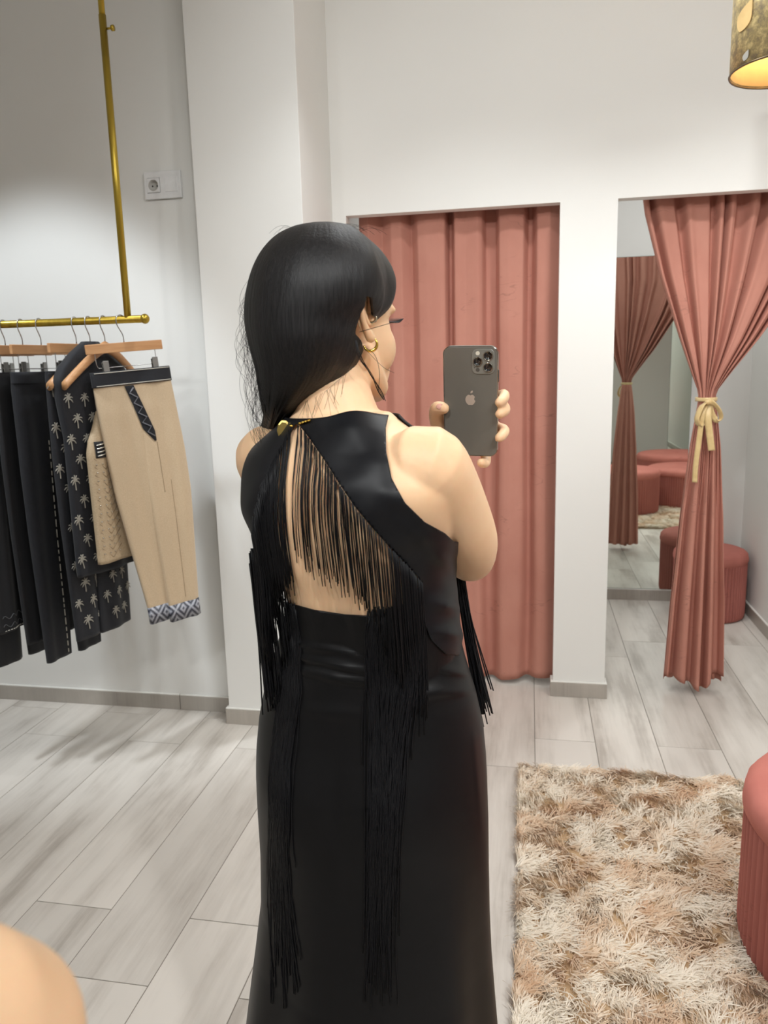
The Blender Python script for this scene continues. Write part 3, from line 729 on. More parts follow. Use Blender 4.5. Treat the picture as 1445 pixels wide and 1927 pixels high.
def garment_tube(name, parent, levels, mat, n=96, folds=5, amp=0.006, seed=0, phase=None):
    """flattened closed tube: levels = (w, u_left, u_right, half depth)"""
    rg = np.random.default_rng(seed); L = np.array(levels, float)
    m_ = max(12, int((L[0, 0]-L[-1, 0])/0.012)); ws = np.linspace(L[0, 0], L[-1, 0], m_)
    Ld = L[::-1]; a = np.linspace(0, 2*math.pi, n, endpoint=False); V = []
    ph = rg.uniform(0, 6.28, 3) if phase is None else phase
    for i, w in enumerate(ws):
        ul, ur, dp = [np.interp(w, Ld[:, 0], Ld[:, k]) for k in (1, 2, 3)]
        c = (ul+ur)/2; hw = (ur-ul)/2; t = i/(m_-1)
        uu = np.cos(a); side = np.sign(np.sin(a))*np.abs(np.sin(a))**0.55
        f = amp*min(1, t*4+0.15)*(np.sin(uu*folds+ph[0]+t*0.8)+0.5*np.sin(uu*folds*2.1+ph[1]))
        V.append(np.stack([c+hw*uu, dp*side+f, np.full(n, w)], 1))
    V = np.vstack(V)
    return mesh(name, V, grid_faces(m_, n, True, True), mat, parent), V, ws, n
def face_point(root_parts, u, w):
    """point and depth of the garment's front face (towards -v) at (u, w)"""
    best = None
    for V, ws, n in root_parts:
        if w > ws[0] or w < ws[-1]: continue
        i = int(np.argmin(np.abs(ws-w))); R_ = V[i*n:(i+1)*n]
        h = R_[n//2:]
        o2 = np.argsort(h[:, 0]); h = h[o2]
        if u < h[0, 0]+0.004 or u > h[-1, 0]-0.004: continue
        v = np.interp(u, h[:, 0], h[:, 1])
        if best is None or v < best: best = v
    return best
def patch(name, parent, parts, outline_l, outline_r, ws, mat, off=0.0025, n=10):
    """thin applied strip lying on the garment's face between two edges"""
    G = np.zeros((len(ws), n, 3))
    for i, w in enumerate(ws):
        for j in range(n):
            u = outline_l[i]+(outline_r[i]-outline_l[i])*j/(n-1)
            v = face_point(parts, u, w); G[i, j] = (u, (v if v is not None else 0)-off, w)
    return cloth_sheet(name, G, mat, parent, 0.0012)
def polyline(name, parent, parts, pts, rad, mat, off=0.003):
    P = []
    for (u, w) in pts:
        v = face_point(parts, u, w); P.append((u, (v if v is not None else 0)-off, w))
    V, F = tube(P, rad, 5); return mesh(name, V, F, mat, parent)
LEAN = 0.0
def trousers(px, th, name, label, top, bottom, wtop, mat, seed, legs=0.5, hang=-0.165, group='trousers on the rail', split=0.03, dp=0.012, shift=0.0, taper=0.6):
    r = empty(name, (railx(px), RYv, RZv), -th); tag(r, label, 'trousers', group)
    ln = top-bottom; hw = wtop/2; cr = hang-ln*0.30; parts = []
    for k, sg in enumerate((-1, 1)):
        e = hw*taper; uo = sg*hw*1.02
        l0 = sorted((-sg*0.12*hw, sg*hw)); l2 = sorted((-sg*0.16*hw, uo)); l1 = sorted((sg*(hw*0.92-e)+shift-sg*e*0.42, sg*hw*0.86+shift))
        o, V, ws, n = garment_tube('trouser_leg', r, [(hang, *l0, dp), (hang-0.06, *l2, dp*1.5), (cr, *l2, dp*1.7), (hang-ln, *l1, dp*1.2)], mat, folds=3, amp=0.004, seed=seed, phase=(seed*1.0, seed*0.7))
        V2 = V.copy(); V2[:, 1] += (-0.014 if sg > 0 else 0.006)*np.clip((cr+0.05-V2[:, 2])/0.3, 0, 1)
        o.data.vertices.foreach_set('co', V2.ravel()); o.data.update(); parts.append((V2, ws, n))
    garment_tube('waistband', r, [(hang+0.001, -hw-0.001, hw+0.001, dp+0.003), (hang-0.038, -hw*1.012-0.001, hw*1.012+0.001, dp*1.32+0.003)], mat, folds=3, amp=0.004, seed=seed, phase=(seed*1.0, seed*0.7))
    return r, parts

# leftmost black trousers, cut by the frame; the hangers stand square to the rail, only the foremost is turned to the room
TH = [math.radians(-a) for a in (84, 86, 83, 80, 82, 76, 75, 50)]
clip_hanger(-26, TH[0], 'wooden clip hanger at the left frame edge, holding black trousers')
trousers(-26, TH[0], 'black_trousers', 'plain black trousers cut by the left edge of the photo', RZv-0.165, 0.43, 0.29, M['black_cloth'], 3)
clip_hanger(5, TH[1], 'wooden clip hanger holding the black skirt with lace hem')
r = empty('lace_hem_skirt', (railx(5), RYv, RZv), -TH[1]); tag(r, 'black skirt with a lace patterned hem, far left on the rail', 'skirt')
o, V, ws, n = garment_tube('skirt_body', r, [(-0.165, -0.14, 0.14, 0.014), (-0.40, -0.17, 0.17, 0.02), (-1.06, -0.20, 0.20, 0.022)], M['black_cloth'], folds=9, amp=0.006, seed=5)
pz = [(V, ws, n)]
lace = simple('charcoal lace thread', srgb(92, 92, 94), 0.7)
for wz in (-1.005, -1.035):
    us = np.linspace(-0.185, 0.185, 60)
    polyline('lace_scallop', r, pz, [(u, wz+0.007*math.sin(k*1.1)) for k, u in enumerate(us)], 0.0011, lace)
for u in np.linspace(-0.18, 0.18, 34): polyline('hem_bead', r, pz, [(u, -1.052), (u+0.006, -1.052)], 0.0016, M['stitch'])
clip_hanger(38, TH[2], 'wooden clip hanger holding the plain black trousers')
trousers(38, TH[2], 'black_trousers', 'plain black trousers between the lace hem skirt and the stitched trousers', RZv-0.165, 0.52, 0.29, M['black_cloth'], 9)
clip_hanger(73, TH[3], 'wooden clip hanger holding the black trousers with white stitching')
r, pt = trousers(73, TH[3], 'stitched_trousers', 'long black trousers with a dashed white side seam and button', RZv-0.165, 0.455, 0.29, M['navy'], 13)
wv = -0.40
while wv > -1.17:
    ln_ = rng.uniform(0.012, 0.03); uu = -0.032
    if face_point(pt, uu, wv) is not None and face_point(pt, uu, wv-ln_) is not None: polyline('seam_stitch', r, pt, [(uu, wv), (uu, wv-ln_)], 0.0018, M['stitch'])
    wv -= ln_+rng.uniform(0.006, 0.012)
v = face_point(pt, 0.0, -0.235)
V, F = tube([(0.0, (v or 0)-0.002, -0.235), (0.0, (v or 0)-0.008, -0.235)], 0.016, 20); mesh('button', V, F, simple('dark horn button', srgb(52, 52, 54), 0.25), r)

# palm motif: trunk and fronds, one mesh shared by all
def palm_mesh():
    mb = MB()
    mb.tube(spline([(0.002, 0, -0.022), (0.001, 0, -0.010), (-0.001, 0, 0.002)], 8), [0.0018]*8, 5)
    for (dx, dz, dr) in ((-0.016, 0.003, -0.006), (-0.013, 0.011, -0.001), (-0.003, 0.015, 0.003), (0.007, 0.014, 0.002), (0.015, 0.007, -0.002), (0.016, -0.001, -0.007), (-0.010, -0.003, -0.007)):
        mb.tube(spline([(0, 0, 0.003), (dx*0.55, 0, 0.004+dz*0.9), (dx, 0, 0.003+dz+dr)], 7), [0.0012, 0.0019, 0.002, 0.002, 0.0019, 0.0015, 0.0008], 5)
    me = bpy.data.meshes.new('palm_motif'); me.from_pydata(mb.V, [], mb.F); me.materials.append(M['palm']); return me
PALM = palm_mesh()
def palms(root, parts, u0, u1, w0, w1, du=0.052, dw=0.062, sc=1.0, seed=1):
    rg = np.random.default_rng(seed); w = w0; row = 0
    while w > w1:
        u = u0+(du/2 if row % 2 else 0)
        while u < u1:
            v = face_point(parts, u, w)
            if v is not None:
                va = face_point(parts, u-0.012, w); vb = face_point(parts, u+0.012, w)
                o = obj('palm_motif', PALM, None, root, (u, v-0.0022, w))
                sl = ((vb if vb is not None else v)-(va if va is not None else v))/0.024
                o.rotation_euler = (0, rg.uniform(-0.12, 0.12), math.atan(max(-1.2, min(1.2, sl)))); s_ = sc*rg.uniform(0.92, 1.08); o.scale = (s_, 1.0, s_)
            u += du
        w -= dw; row += 1
clip_hanger(140, TH[4], 'wooden clip hanger holding the palm print trousers')
r, pt = trousers(140, TH[4], 'palm_trousers', 'black trousers embroidered with small grey palm trees', RZv-0.165, 0.545, 0.31, M['navy'], 17, taper=0.80)
palms(r, pt, -0.15, 0.17, -0.22, -1.07, 0.06, 0.068, 1.15)
shoulder_hanger(166, TH[5], 'curved wooden hanger with the palm print shirt, its tip left of the beige vest')
r = empty('palm_shirt', (railx(166), RYv, RZv), -TH[5]); tag(r, 'sleeveless black shirt with grey palm trees behind the beige vest', 'shirt')
o, V, ws, n = garment_tube('shirt_body', r, [(-0.068, -0.03, 0.03, 0.020), (-0.11, -0.095, 0.09, 0.030), (-0.155, -0.145, 0.14, 0.036), (-0.20, -0.172, 0.17, 0.040), (-0.27, -0.165, 0.17, 0.034), (-0.38, -0.150, 0.16, 0.030), (-0.86, -0.15, 0.16, 0.026)], M['navy'], folds=5, amp=0.006, seed=23)
palms(r, [(V, ws, n)], -0.14, 0.15, -0.26, -0.85, 0.06, 0.068, 1.15, seed=4)
shoulder_hanger(194, TH[6], 'curved wooden hanger behind the tan trousers, holding the beige vest')
r = empty('beige_vest', (railx(194), RYv, RZv), -TH[6]); tag(r, 'beige quilted vest with sequin trim, tucked behind the tan trousers', 'vest')
o, V, ws, n = garment_tube('vest_body', r, [(-0.30, -0.066, 0.05, 0.014), (-0.345, -0.085, 0.03, 0.016), (-0.40, -0.115, 0.06, 0.018), (-0.44, -0.126, 0.09, 0.02), (-0.82, -0.122, 0.10, 0.02)], M['beige'], folds=3, amp=0.004, seed=29)
pv = [(V, ws, n)]
wl = np.linspace(-0.40, -0.455, 10)
patch('armhole_trim', r, pv, np.full(10, -0.108), np.full(10, 0.0), wl, M['black_cloth'])
for q in range(4): polyline('sequin_row', r, pv, [(-0.104+0.022*k, -0.412-0.012*q+0.006*k*0.5) for k in range(6)], 0.0026, M['sequin'], 0.006)
seam_m = simple('tan seam', srgb(140, 118, 90), 0.7)
for q in range(12):
    w0 = -0.475-0.028*q
    polyline('quilt_seam', r, pv, [(-0.115, w0+0.02), (-0.07, w0-0.02), (-0.025, w0+0.02)], 0.0009, seam_m, 0.002)
    for k in range(4): polyline('sequin_bead', r, pv, [(-0.11+0.024*k, w0), (-0.106+0.024*k, w0-0.002)], 0.0018, M['sequin'], 0.003)

TT = math.radians(-4.0)
clip_hanger(227, TH[7], 'wooden clip hanger in front, holding the tan trousers', L=0.265, clips=(-0.075, 0.098), tilt=TT)
r = empty('tan_trousers', (railx(227), RYv, RZv), -TH[7]); r.rotation_euler = (0, TT, -TH[7]); tag(r, 'cropped tan trousers with navy waistband and patterned cuffs, foremost on the rail', 'trousers', 'trousers on the rail')
parts = []
tan_ph = (1.3, 0.4)
o, V, ws, n = garment_tube('trouser_leg', r, [(-0.205, -0.128, 0.03, 0.014), (-0.30, -0.128, 0.034, 0.021), (-0.45, -0.122, 0.04, 0.022), (-0.6, -0.112, 0.045, 0.020), (-1.025, -0.062, 0.055, 0.016)], M['tan'], folds=4, amp=0.0035, seed=33, phase=tan_ph); parts.append((V, ws, n)); legL = (V, ws, n)
o, V, ws, n = garment_tube('trouser_leg', r, [(-0.205, -0.004, 0.146, 0.014), (-0.30, -0.002, 0.152, 0.021), (-0.45, 0.0, 0.160, 0.023), (-0.6, 0.0, 0.160, 0.022), (-1.035, 0.010, 0.128, 0.018)], M['tan'], folds=4, amp=0.0035, seed=35, phase=tan_ph)
V[:, 1] -= 0.012*np.clip((-0.34-V[:, 2])/0.35, 0, 1); o.data.vertices.foreach_set('co', V.ravel()); o.data.update(); parts.append((V, ws, n)); legR = (V, ws, n)
o, Vw, wsw, nw = garment_tube('waistband', r, [(-0.165, -0.131, 0.148, 0.0165), (-0.215, -0.132, 0.150, 0.021)], M['navy'], folds=4, amp=0.0035, seed=31, phase=tan_ph)
for wz in (-0.211, -0.169): polyline('waistband_piping', r, [(Vw, wsw, nw)], [(u, wz) for u in np.linspace(-0.122, 0.142, 40)], 0.0013, M['stitch'], 0.002)
wl = np.linspace(-0.218, -0.415, 24)
trim_l = lambda w: np.interp(w, [-0.415, -0.37, -0.218], [0.046, 0.012, -0.028]); trim_r = lambda w: np.interp(w, [-0.415, -0.38, -0.218], [0.052, 0.052, 0.004])
patch('pocket_trim', r, parts, trim_l(wl), trim_r(wl), wl, M['navy'], 0.003)
zg = [((trim_l(w)*0.82+trim_r(w)*0.18) if k % 2 else (trim_l(w)*0.18+trim_r(w)*0.82), w) for k, w in enumerate(np.linspace(-0.226, -0.398, 11))]
polyline('zigzag_beading', r, parts, zg, 0.0028, simple('grey beadwork', srgb(128, 130, 138), 0.35, 0.4), 0.0055)
polyline('side_seam', r, parts, [(0.054, w) for w in np.linspace(-0.42, -0.60, 12)], 0.0007, seam_m, 0.001)
polyline('crease', r, parts, [(0.085-0.01*(q/20), w) for q, w in enumerate(np.linspace(-0.56, -1.0, 20))], 0.0006, seam_m, 0.0006)
cuffm, nt, bs = newmat('grey diamond pattern cuff')
tc = N(nt, 'ShaderNodeTexCoord'); sep = N(nt, 'ShaderNodeSeparateXYZ'); nt.links.new(tc.outputs['Object'], sep.inputs[0])
def tri(outp, sc, off=0.0):
    a = N(nt, 'ShaderNodeMath', operation='MULTIPLY_ADD'); a.inputs[1].default_value = sc; a.inputs[2].default_value = off; nt.links.new(outp, a.inputs[0])
    b = N(nt, 'ShaderNodeMath', operation='PINGPONG'); b.inputs[1].default_value = 1.0; nt.links.new(a.outputs[0], b.inputs[0]); return b.outputs[0]
ad = N(nt, 'ShaderNodeMath', operation='ADD'); nt.links.new(tri(sep.outputs[0], 34.0), ad.inputs[0]); nt.links.new(tri(sep.outputs[2], 26.0, 1.0), ad.inputs[1])
rg2 = N(nt, 'ShaderNodeMath', operation='PINGPONG'); rg2.inputs[1].default_value = 0.33; nt.links.new(ad.outputs[0], rg2.inputs[0])
nz_ = noise(nt, tc.outputs['Object'], 420, 2); mm_ = N(nt, 'ShaderNodeMath', operation='MULTIPLY_ADD'); mm_.inputs[1].default_value = 0.35; nt.links.new(nz_, mm_.inputs[0]); nt.links.new(rg2.outputs[0], mm_.inputs[2])
rr_ = ramp(nt, [(0.22, srgb(34, 36, 48)), (0.36, srgb(120, 122, 132)), (0.5, srgb(170, 172, 178))]); nt.links.new(mm_.outputs[0], rr_.inputs[0]); nt.links.new(rr_.outputs[0], bs.inputs['Base Color']); bs.inputs['Roughness'].default_value = 0.4
for (V, ws, n) in (legL, legR):
    ring = V[-n:]; c = ring.mean(0); C2 = []
    for w, k in ((0.018, 1.035), (-0.045, 1.03)):
        q = c+(ring-c)*np.array([k, k*1.15, 1]); q[:, 2] = c[2]+w; C2.append(q)
    mesh('patterned_cuff', np.vstack(C2), grid_faces(2, n, True, True), cuffm, r)
# ------------------------------------------------------------------ the woman
unit = lambda v: np.asarray(v, float)/np.linalg.norm(v)
def facing(deg):
    a = math.radians(deg)
    return np.array([math.cos(a), -math.sin(a), 0]), np.array([math.sin(a), math.cos(a), 0])   # right, forward
BY = 0.03                                            # whole body depth shift
# torso: z, centre x, centre y, half width, half depth, yaw
TOR = np.array([
    (0.70, -0.212, 0.985, 0.130, 0.098, 8), (0.80, -0.211, 0.982, 0.132, 0.100, 8), (0.90, -0.211, 0.975, 0.130, 0.096, 8), (0.97, -0.210, 0.968, 0.122, 0.090, 9), (1.04, -0.208, 0.958, 0.113, 0.083, 11),
    (1.11, -0.207, 0.950, 0.114, 0.085, 14), (1.17, -0.214, 0.945, 0.117, 0.088, 17), (1.22, -0.223, 0.937, 0.128, 0.097, 21), (1.275, -0.226, 0.929, 0.149, 0.102, 25), (1.32, -0.226, 0.925, 0.160, 0.096, 28),
    (1.352, -0.230, 0.925, 0.146, 0.080, 28), (1.376, -0.233, 0.928, 0.112, 0.066, 28), (1.394, -0.236, 0.932, 0.082, 0.058, 28), (1.408, -0.238, 0.936, 0.062, 0.054, 28)])
TOR[:, 2] += BY
zt = np.linspace(TOR[0, 0], TOR[-1, 0], 260)
TORI = spline(TOR, 400); TORI = np.stack([np.interp(zt, TORI[:, 0], TORI[:, k]) for k in range(6)], 1)
def tor(z): return np.array([np.interp(z, TORI[:, 0], TORI[:, k]) for k in range(1, 6)])
def torso_ring(z, n, off=0.0):
    cx, cy, w, d, yaw = tor(z); r_, f_ = facing(yaw); a = np.linspace(0, 2*math.pi, n, endpoint=False)
    ca, sa = np.cos(a), np.sin(a)
    # bust on the front, soft shoulder blades and spine groove on the back
    bust = 0.022*math.exp(-((z-1.235)/0.05)**2)*np.clip(sa, 0, 1)**2*(np.abs(np.sin(a*2))**0.7)
    spine = 0.006*np.exp(-((ca)/0.16)**2)*(sa < 0)*np.clip((z-1.0)/0.1, 0, 1)*np.clip((1.4-z)/0.05, 0, 1)
    blade = 0.007*np.exp(-((np.abs(ca)-0.5)/0.25)**2)*(sa < 0)*math.exp(-((z-1.285)/0.06)**2)
    seat = 0.018*np.exp(-((np.abs(ca)-0.45)/0.35)**2)*(sa < 0)*math.exp(-((z-0.88)/0.08)**2)
    wx = (w+off)*np.sign(ca)*np.abs(ca)**0.92; dy = (d+off)*np.sign(sa)*np.abs(sa)**0.92
    dy = dy+bust-blade-seat+spine
    return np.array([cx, cy, z])+wx[:, None]*r_+dy[:, None]*f_
parts = []                                            # closed shells that the voxel remesh fuses
def shell(V, F): parts.append((np.asarray(V), F))
zz = np.linspace(0.72, 1.406, 70)
shell(np.vstack([torso_ring(z, 72) for z in zz]), grid_faces(70, 72, True, True))
# neck and head
HB = 32.0
hr, hf = facing(HB); hu = np.array([0, 0, 1.0])
hu = unit(hu+0.06*hf); hf = unit(np.cross(hu, hr)); hr = unit(np.cross(hf, hu))
HC = W(627, 602, 0.985+BY)
H = lambda r_, f_, u_: HC+hr*r_+hf*f_+hu*u_
HR = np.array([hr, hf, hu])
nb = np.array([*tor(1.385)[:2], 1.37])+facing(28)[1]*0.004
shell(*tube(spline([nb-np.array([0, 0, 0.03]), nb, nb*0.45+H(0, -0.022, -0.07)*0.55+0.004*hr, H(0, -0.018, -0.05), H(0, -0.005, 0.0)], 14), [0.066, 0.058, 0.0565, 0.0545, 0.053, 0.052, 0.0515, 0.051, 0.0505, 0.050, 0.050, 0.051, 0.052, 0.053], 24))
shell(*ellipsoid(H(0, -0.010, 0.028), (0.074, 0.095, 0.080), HR, 36, 24))
shell(*ellipsoid(H(0, 0.024, -0.030), (0.063, 0.062, 0.078), HR, 36, 24))
shell(*ellipsoid(H(0, 0.044, -0.062), (0.049, 0.044, 0.044), HR))
shell(*ellipsoid(H(0, 0.066, -0.088), (0.026, 0.022, 0.020), HR))
for sg in (-1, 1):
    shell(*ellipsoid(H(sg*0.036, 0.043, -0.036), (0.027, 0.030, 0.036), HR))        # cheeks
    shell(*tube([H(sg*0.054, 0.008, -0.045), H(sg*0.050, 0.022, -0.068), H(sg*0.034, 0.050, -0.086), H(sg*0.012, 0.070, -0.093)], [0.014, 0.016, 0.016, 0.015], 12, True, True))  # jaw
    shell(*ellipsoid(H(sg*0.030, 0.061, 0.016), (0.024, 0.014, 0.008), HR))          # brows
    shell(*ellipsoid(H(sg*0.009, 0.094, -0.040), (0.008, 0.009, 0.006), HR))         # nostrils
shell(*tube([H(0, 0.080, 0.012), H(0, 0.089, -0.010), H(0, 0.101, -0.032), H(0, 0.096, -0.041)], [0.008, 0.0085, 0.0095, 0.008], 12, True, True))
shell(*ellipsoid(H(0, 0.082, -0.060), (0.020, 0.010, 0.0048), HR)); shell(*ellipsoid(H(0, 0.081, -0.069), (0.018, 0.011, 0.0055), HR))
# right arm (raised to hold the phone)
SH = W(803, 876, 0.865+BY); EL = W(884, 1046, 0.985+BY); WR = W(842, 872, 1.155+BY)
clav = np.array([*tor(1.33)[:2], 1.318])+facing(28)[0]*0.060
P = spline([clav, clav*0.4+SH*0.6, SH, SH*0.62+EL*0.38+np.array([0.004, -0.004, 0.004]), SH*0.25+EL*0.75+np.array([0.008, -0.002, -0.002]), EL], 30)
R_ = np.interp(np.linspace(0, 1, 30), [0, 0.2, 0.4, 0.6, 0.8, 1.0], [0.036, 0.044, 0.0485, 0.0465, 0.0405, 0.0355])
shell(*tube(P, R_, 28, True, True))
P = spline([EL, EL*0.75+WR*0.25+np.array([0.004, -0.006, -0.004]), EL*0.4+WR*0.6, WR], 20)
shell(*tube(P, np.interp(np.linspace(0, 1, 20), [0, 0.25, 0.6, 1], [0.035, 0.0385, 0.033, 0.0255]), 24, True, True))
# left arm, folded in front of her
lsh = np.array([*tor(1.325)[:2], 1.338])-facing(28)[0]*0.160+np.array([0.0, 0.004, 0]); lel = lsh+np.array([0.06, 0.15, -0.225]); lwr = lel+np.array([0.10, 0.06, -0.14])
lcl = np.array([*tor(1.33)[:2], 1.340])-facing(28)[0]*0.085
shell(*tube(spline([lcl, lsh, lsh*0.5+lel*0.5, lel], 24), np.interp(np.linspace(0, 1, 24), [0, 0.33, 0.7, 1], [0.038, 0.042, 0.040, 0.034]), 24, True, True))
shell(*tube(spline([lel, lel*0.7+lwr*0.3, lwr], 16), np.interp(np.linspace(0, 1, 16), [0, 0.3, 1], [0.034, 0.037, 0.025]), 20, True, True))
def simple_hand(w, d, up, side):
    d, up = unit(d), unit(up); sd = np.cross(d, up)
    shell(*tube([w, w+d*0.03, w+d*0.075], [0.024, 0.031, 0.033], 16, True, True, 0.5))
    for k, (o2, l2) in enumerate(((-0.026, 0.062), (-0.009, 0.072), (0.009, 0.068), (0.026, 0.053))):
        b = w+d*0.078+sd*o2; shell(*tube(spline([b-d*0.02, b, b+d*l2*0.5+up*-0.006, b+d*l2+up*-0.022], 10), np.linspace(0.0092, 0.0072, 10), 10, True, True))
    b = w+d*0.03+sd*0.026*side; shell(*tube(spline([b, b+sd*side*0.022+d*0.025, b+sd*side*0.026+d*0.055], 8), np.linspace(0.012, 0.0085, 8), 10, True, True))
simple_hand(lwr, lwr-lel, np.array([0, -1, 0.3]), -1)
# legs and feet under the skirt
for sg in (-1, 1):
    hip = np.array([-0.211+sg*0.078, 1.015, 0.80])
    P = spline([hip, hip+np.array([0, 0.0, -0.18]), np.array([-0.211+sg*0.07, 1.02, 0.44]), np.array([-0.211+sg*0.075, 1.03, 0.25]), np.array([-0.211+sg*0.078, 1.035, 0.075])], 24)
    shell(*tube(P, np.interp(np.linspace(0, 1, 24), [0, 0.3, 0.5, 0.72, 1], [0.078, 0.066, 0.047, 0.046, 0.031]), 20, True, True))
    fx = -0.211+sg*0.078
    shell(*tube(spline([(fx, 1.02, 0.036), (fx, 1.08, 0.045), (fx+sg*0.006, 1.15, 0.030), (fx+sg*0.012, 1.215, 0.022)], 14), np.interp(np.linspace(0, 1, 14), [0, 0.3, 0.75, 1], [0.030, 0.035, 0.036, 0.020]), 16, True, True, 0.62))

# ------------------------------------------------------------------ phone: the twin of the camera, across the looking glass
mn = unit(np.array([-0.058, 0.998, 0])); LENS = W(909, 681, 1.105)
refl = lambda v: v-2*mn*(v@mn)
pn = unit(refl(-CR[2])); pu = unit(refl(CR[1])); pu = unit(pu-pn*(pu@pn)); pr = np.cross(pn, pu)    # out of its back, up, to its right as seen from behind
pr = -pr if (pr @ CR[0]) < 0 else pr
PWd, PHt, PTk = 0.0781, 0.1608, 0.0074
PC = LENS-pr*(PWd/2-0.0205)-pu*(PHt/2-0.0215)-pn*0.003
PHN = lambda a, b, c=0.0: PC+pr*a+pu*b+pn*c           # a right, b up, c out of the back (0 = back glass)
# right hand: palm on the screen side, finger tips round the edges
pc = PHN(-0.006, -0.036, -0.036)
shell(*tube(spline([WR, WR*0.5+PHN(-0.016, -0.075, -0.05)*0.5, PHN(-0.010, -0.055, -0.042), PHN(0.0, -0.030, -0.036)], 14), np.interp(np.linspace(0, 1, 14), [0, 0.4, 1], [0.026, 0.031, 0.036]), 20, True, True, 0.62))
shell(*ellipsoid(PHN(-0.004, -0.034, -0.034), (0.040, 0.040, 0.018), np.array([pr, pu, pn]), 24, 16))
eR = PWd/2
tips = []
for (b0, b1, out, tip_b, rad, tl) in ((-0.012, 0.006, 0.0065, 0.003, 0.0082, 0.0005), (-0.026, -0.013, 0.0080, -0.014, 0.0082, 0.0025), (-0.044, -0.046, 0.0070, -0.049, 0.0082, 0.0020)):
    pts = [PHN(0.012, b0, -0.034), PHN(0.030, (b0+b1)/2, -0.032), PHN(eR+out*0.75, b1, -0.026), PHN(eR+out+0.001, b1-0.001, -0.012), PHN(eR+out*0.8, tip_b, 0.0), PHN(eR+out*0.45, tip_b-0.001, 0.0060)]
    n_ = 22; shell(*tube(spline(pts, n_), np.linspace(rad*1.12, rad*0.9, n_), 14, True, True)); tips.append((PHN(eR+out*0.62, tip_b-0.0004, 0.0072), unit(PHN(0.3, 0, 0.7)-PC)))
# little finger under the bottom edge
hb = -PHt/2
pts = [PHN(0.006, -0.060, -0.034), PHN(0.016, hb-0.002, -0.032), PHN(0.020, hb-0.0125, -0.018), PHN(0.019, hb-0.0125, -0.004), PHN(0.016, hb-0.008, 0.006)]
shell(*tube(spline(pts, 18), np.linspace(0.0085, 0.0072, 18), 14, True, True))
# thumb along the left edge
pts = [PHN(-0.030, -0.066, -0.040), PHN(-0.047, -0.050, -0.030), PHN(-0.0525, -0.030, -0.018), PHN(-0.0515, -0.0145, -0.008), PHN(-0.047, -0.0085, 0.000), PHN(-0.0385, -0.0080, 0.0048)]
shell(*tube(spline(pts, 22), np.interp(np.linspace(0, 1, 22), [0, 0.4, 0.75, 1], [0.0165, 0.0125, 0.0105, 0.0090]), 16, True, True))
shell(*ellipsoid(PHN(-0.034, -0.050, -0.034), (0.020, 0.030, 0.016), np.array([pr, pu, pn])))

AV = []; AF = []; b = 0
for V, F in parts:
    AV.append(V); AF += [tuple(i+b for i in f) for f in F]; b += len(V)
body_me = evaluated('person', np.vstack(AV), AF, [('REMESH', dict(mode='VOXEL', voxel_size=0.0027)), ('SMOOTH', dict(factor=0.5, iterations=7))])
bm = bmesh.new(); bm.from_mesh(body_me)
# ears are fused on at finer detail
def add_shell(V, F):
    vs_ = [bm.verts.new(tuple(v)) for v in V]
    for f in F:
        try: bm.faces.new([vs_[i] for i in f])
        except ValueError: pass
for sg in (-1, 1):
    ec = H(sg*0.0785, -0.018, 0.000)
    eb = unit(-hf*0.96+hr*sg*0.28); eu = unit(hu-0.16*hf); eo = unit(hr*sg*0.96+hf*0.28)   # rearward, up, outward
    E3 = lambda a, b, c: ec+eb*a+eu*b+eo*c
    rim = spline([E3(-0.006, 0.006, 0.002), E3(-0.005, 0.020, 0.004), E3(0.003, 0.030, 0.005), E3(0.014, 0.031, 0.006), E3(0.022, 0.022, 0.006), E3(0.0235, 0.008, 0.005), E3(0.019, -0.008, 0.004), E3(0.012, -0.020, 0.004), E3(0.004, -0.028, 0.004), E3(-0.004, -0.026, 0.002)], 60)
    add_shell(*tube(rim, np.interp(np.linspace(0, 1, 60), [0, 0.3, 0.7, 0.9, 1], [0.003, 0.0042, 0.0036, 0.0062, 0.005]), 14, True, True))
    inner = spline([E3(0.006, 0.018, 0.003), E3(0.013, 0.013, 0.004), E3(0.013, 0.002, 0.003), E3(0.006, -0.010, 0.003), E3(-0.002, -0.012, 0.002)], 30)
    add_shell(*tube(inner, 0.0030, 12, True, True))
    add_shell(*ellipsoid(E3(0.009, 0.003, -0.0015), (0.0150, 0.027, 0.0035), np.array([eb, eu, eo])))
    add_shell(*ellipsoid(E3(-0.0055, -0.004, 0.002), (0.0042, 0.006, 0.004), np.array([eb, eu, eo])))
    add_shell(*ellipsoid(E3(0.002, -0.026, 0.003), (0.0075, 0.0085, 0.0045), np.array([eb, eu, eo])))
    if sg > 0: EAR = E3
bm.to_mesh(body_me); bm.free()
base = Vector((-0.211, 1.03, 0.0))
body_me.transform(Matrix.Translation(-base))
body_me.polygons.foreach_set('use_smooth', [True]*len(body_me.polygons)); body_me.update()
person = obj('person', body_me, M['skin'], None, base)
tag(person, 'person seen from behind in a black fringed satin dress, holding a phone', 'person')
BO = np.array(base)
def part(name, V, F, mat, smooth=True, under=None): return mesh(name, V, F, mat, under or person, smooth, None, BO)

# nails
for c, nrm in tips:
    pass
def nail(c, nrm, along, w=0.0045, l=0.0062):
    nrm = unit(nrm); along = unit(along-nrm*(along@nrm)); sd = np.cross(nrm, along)
    V, F = ellipsoid(c, (w, l, 0.0016), np.array([sd, along, nrm]), 16, 10); part('fingernail', V, F, M['nail'])
nail(PHN(-0.0425, -0.0042, 0.0098), pu*0.5+pn*0.85, pr)
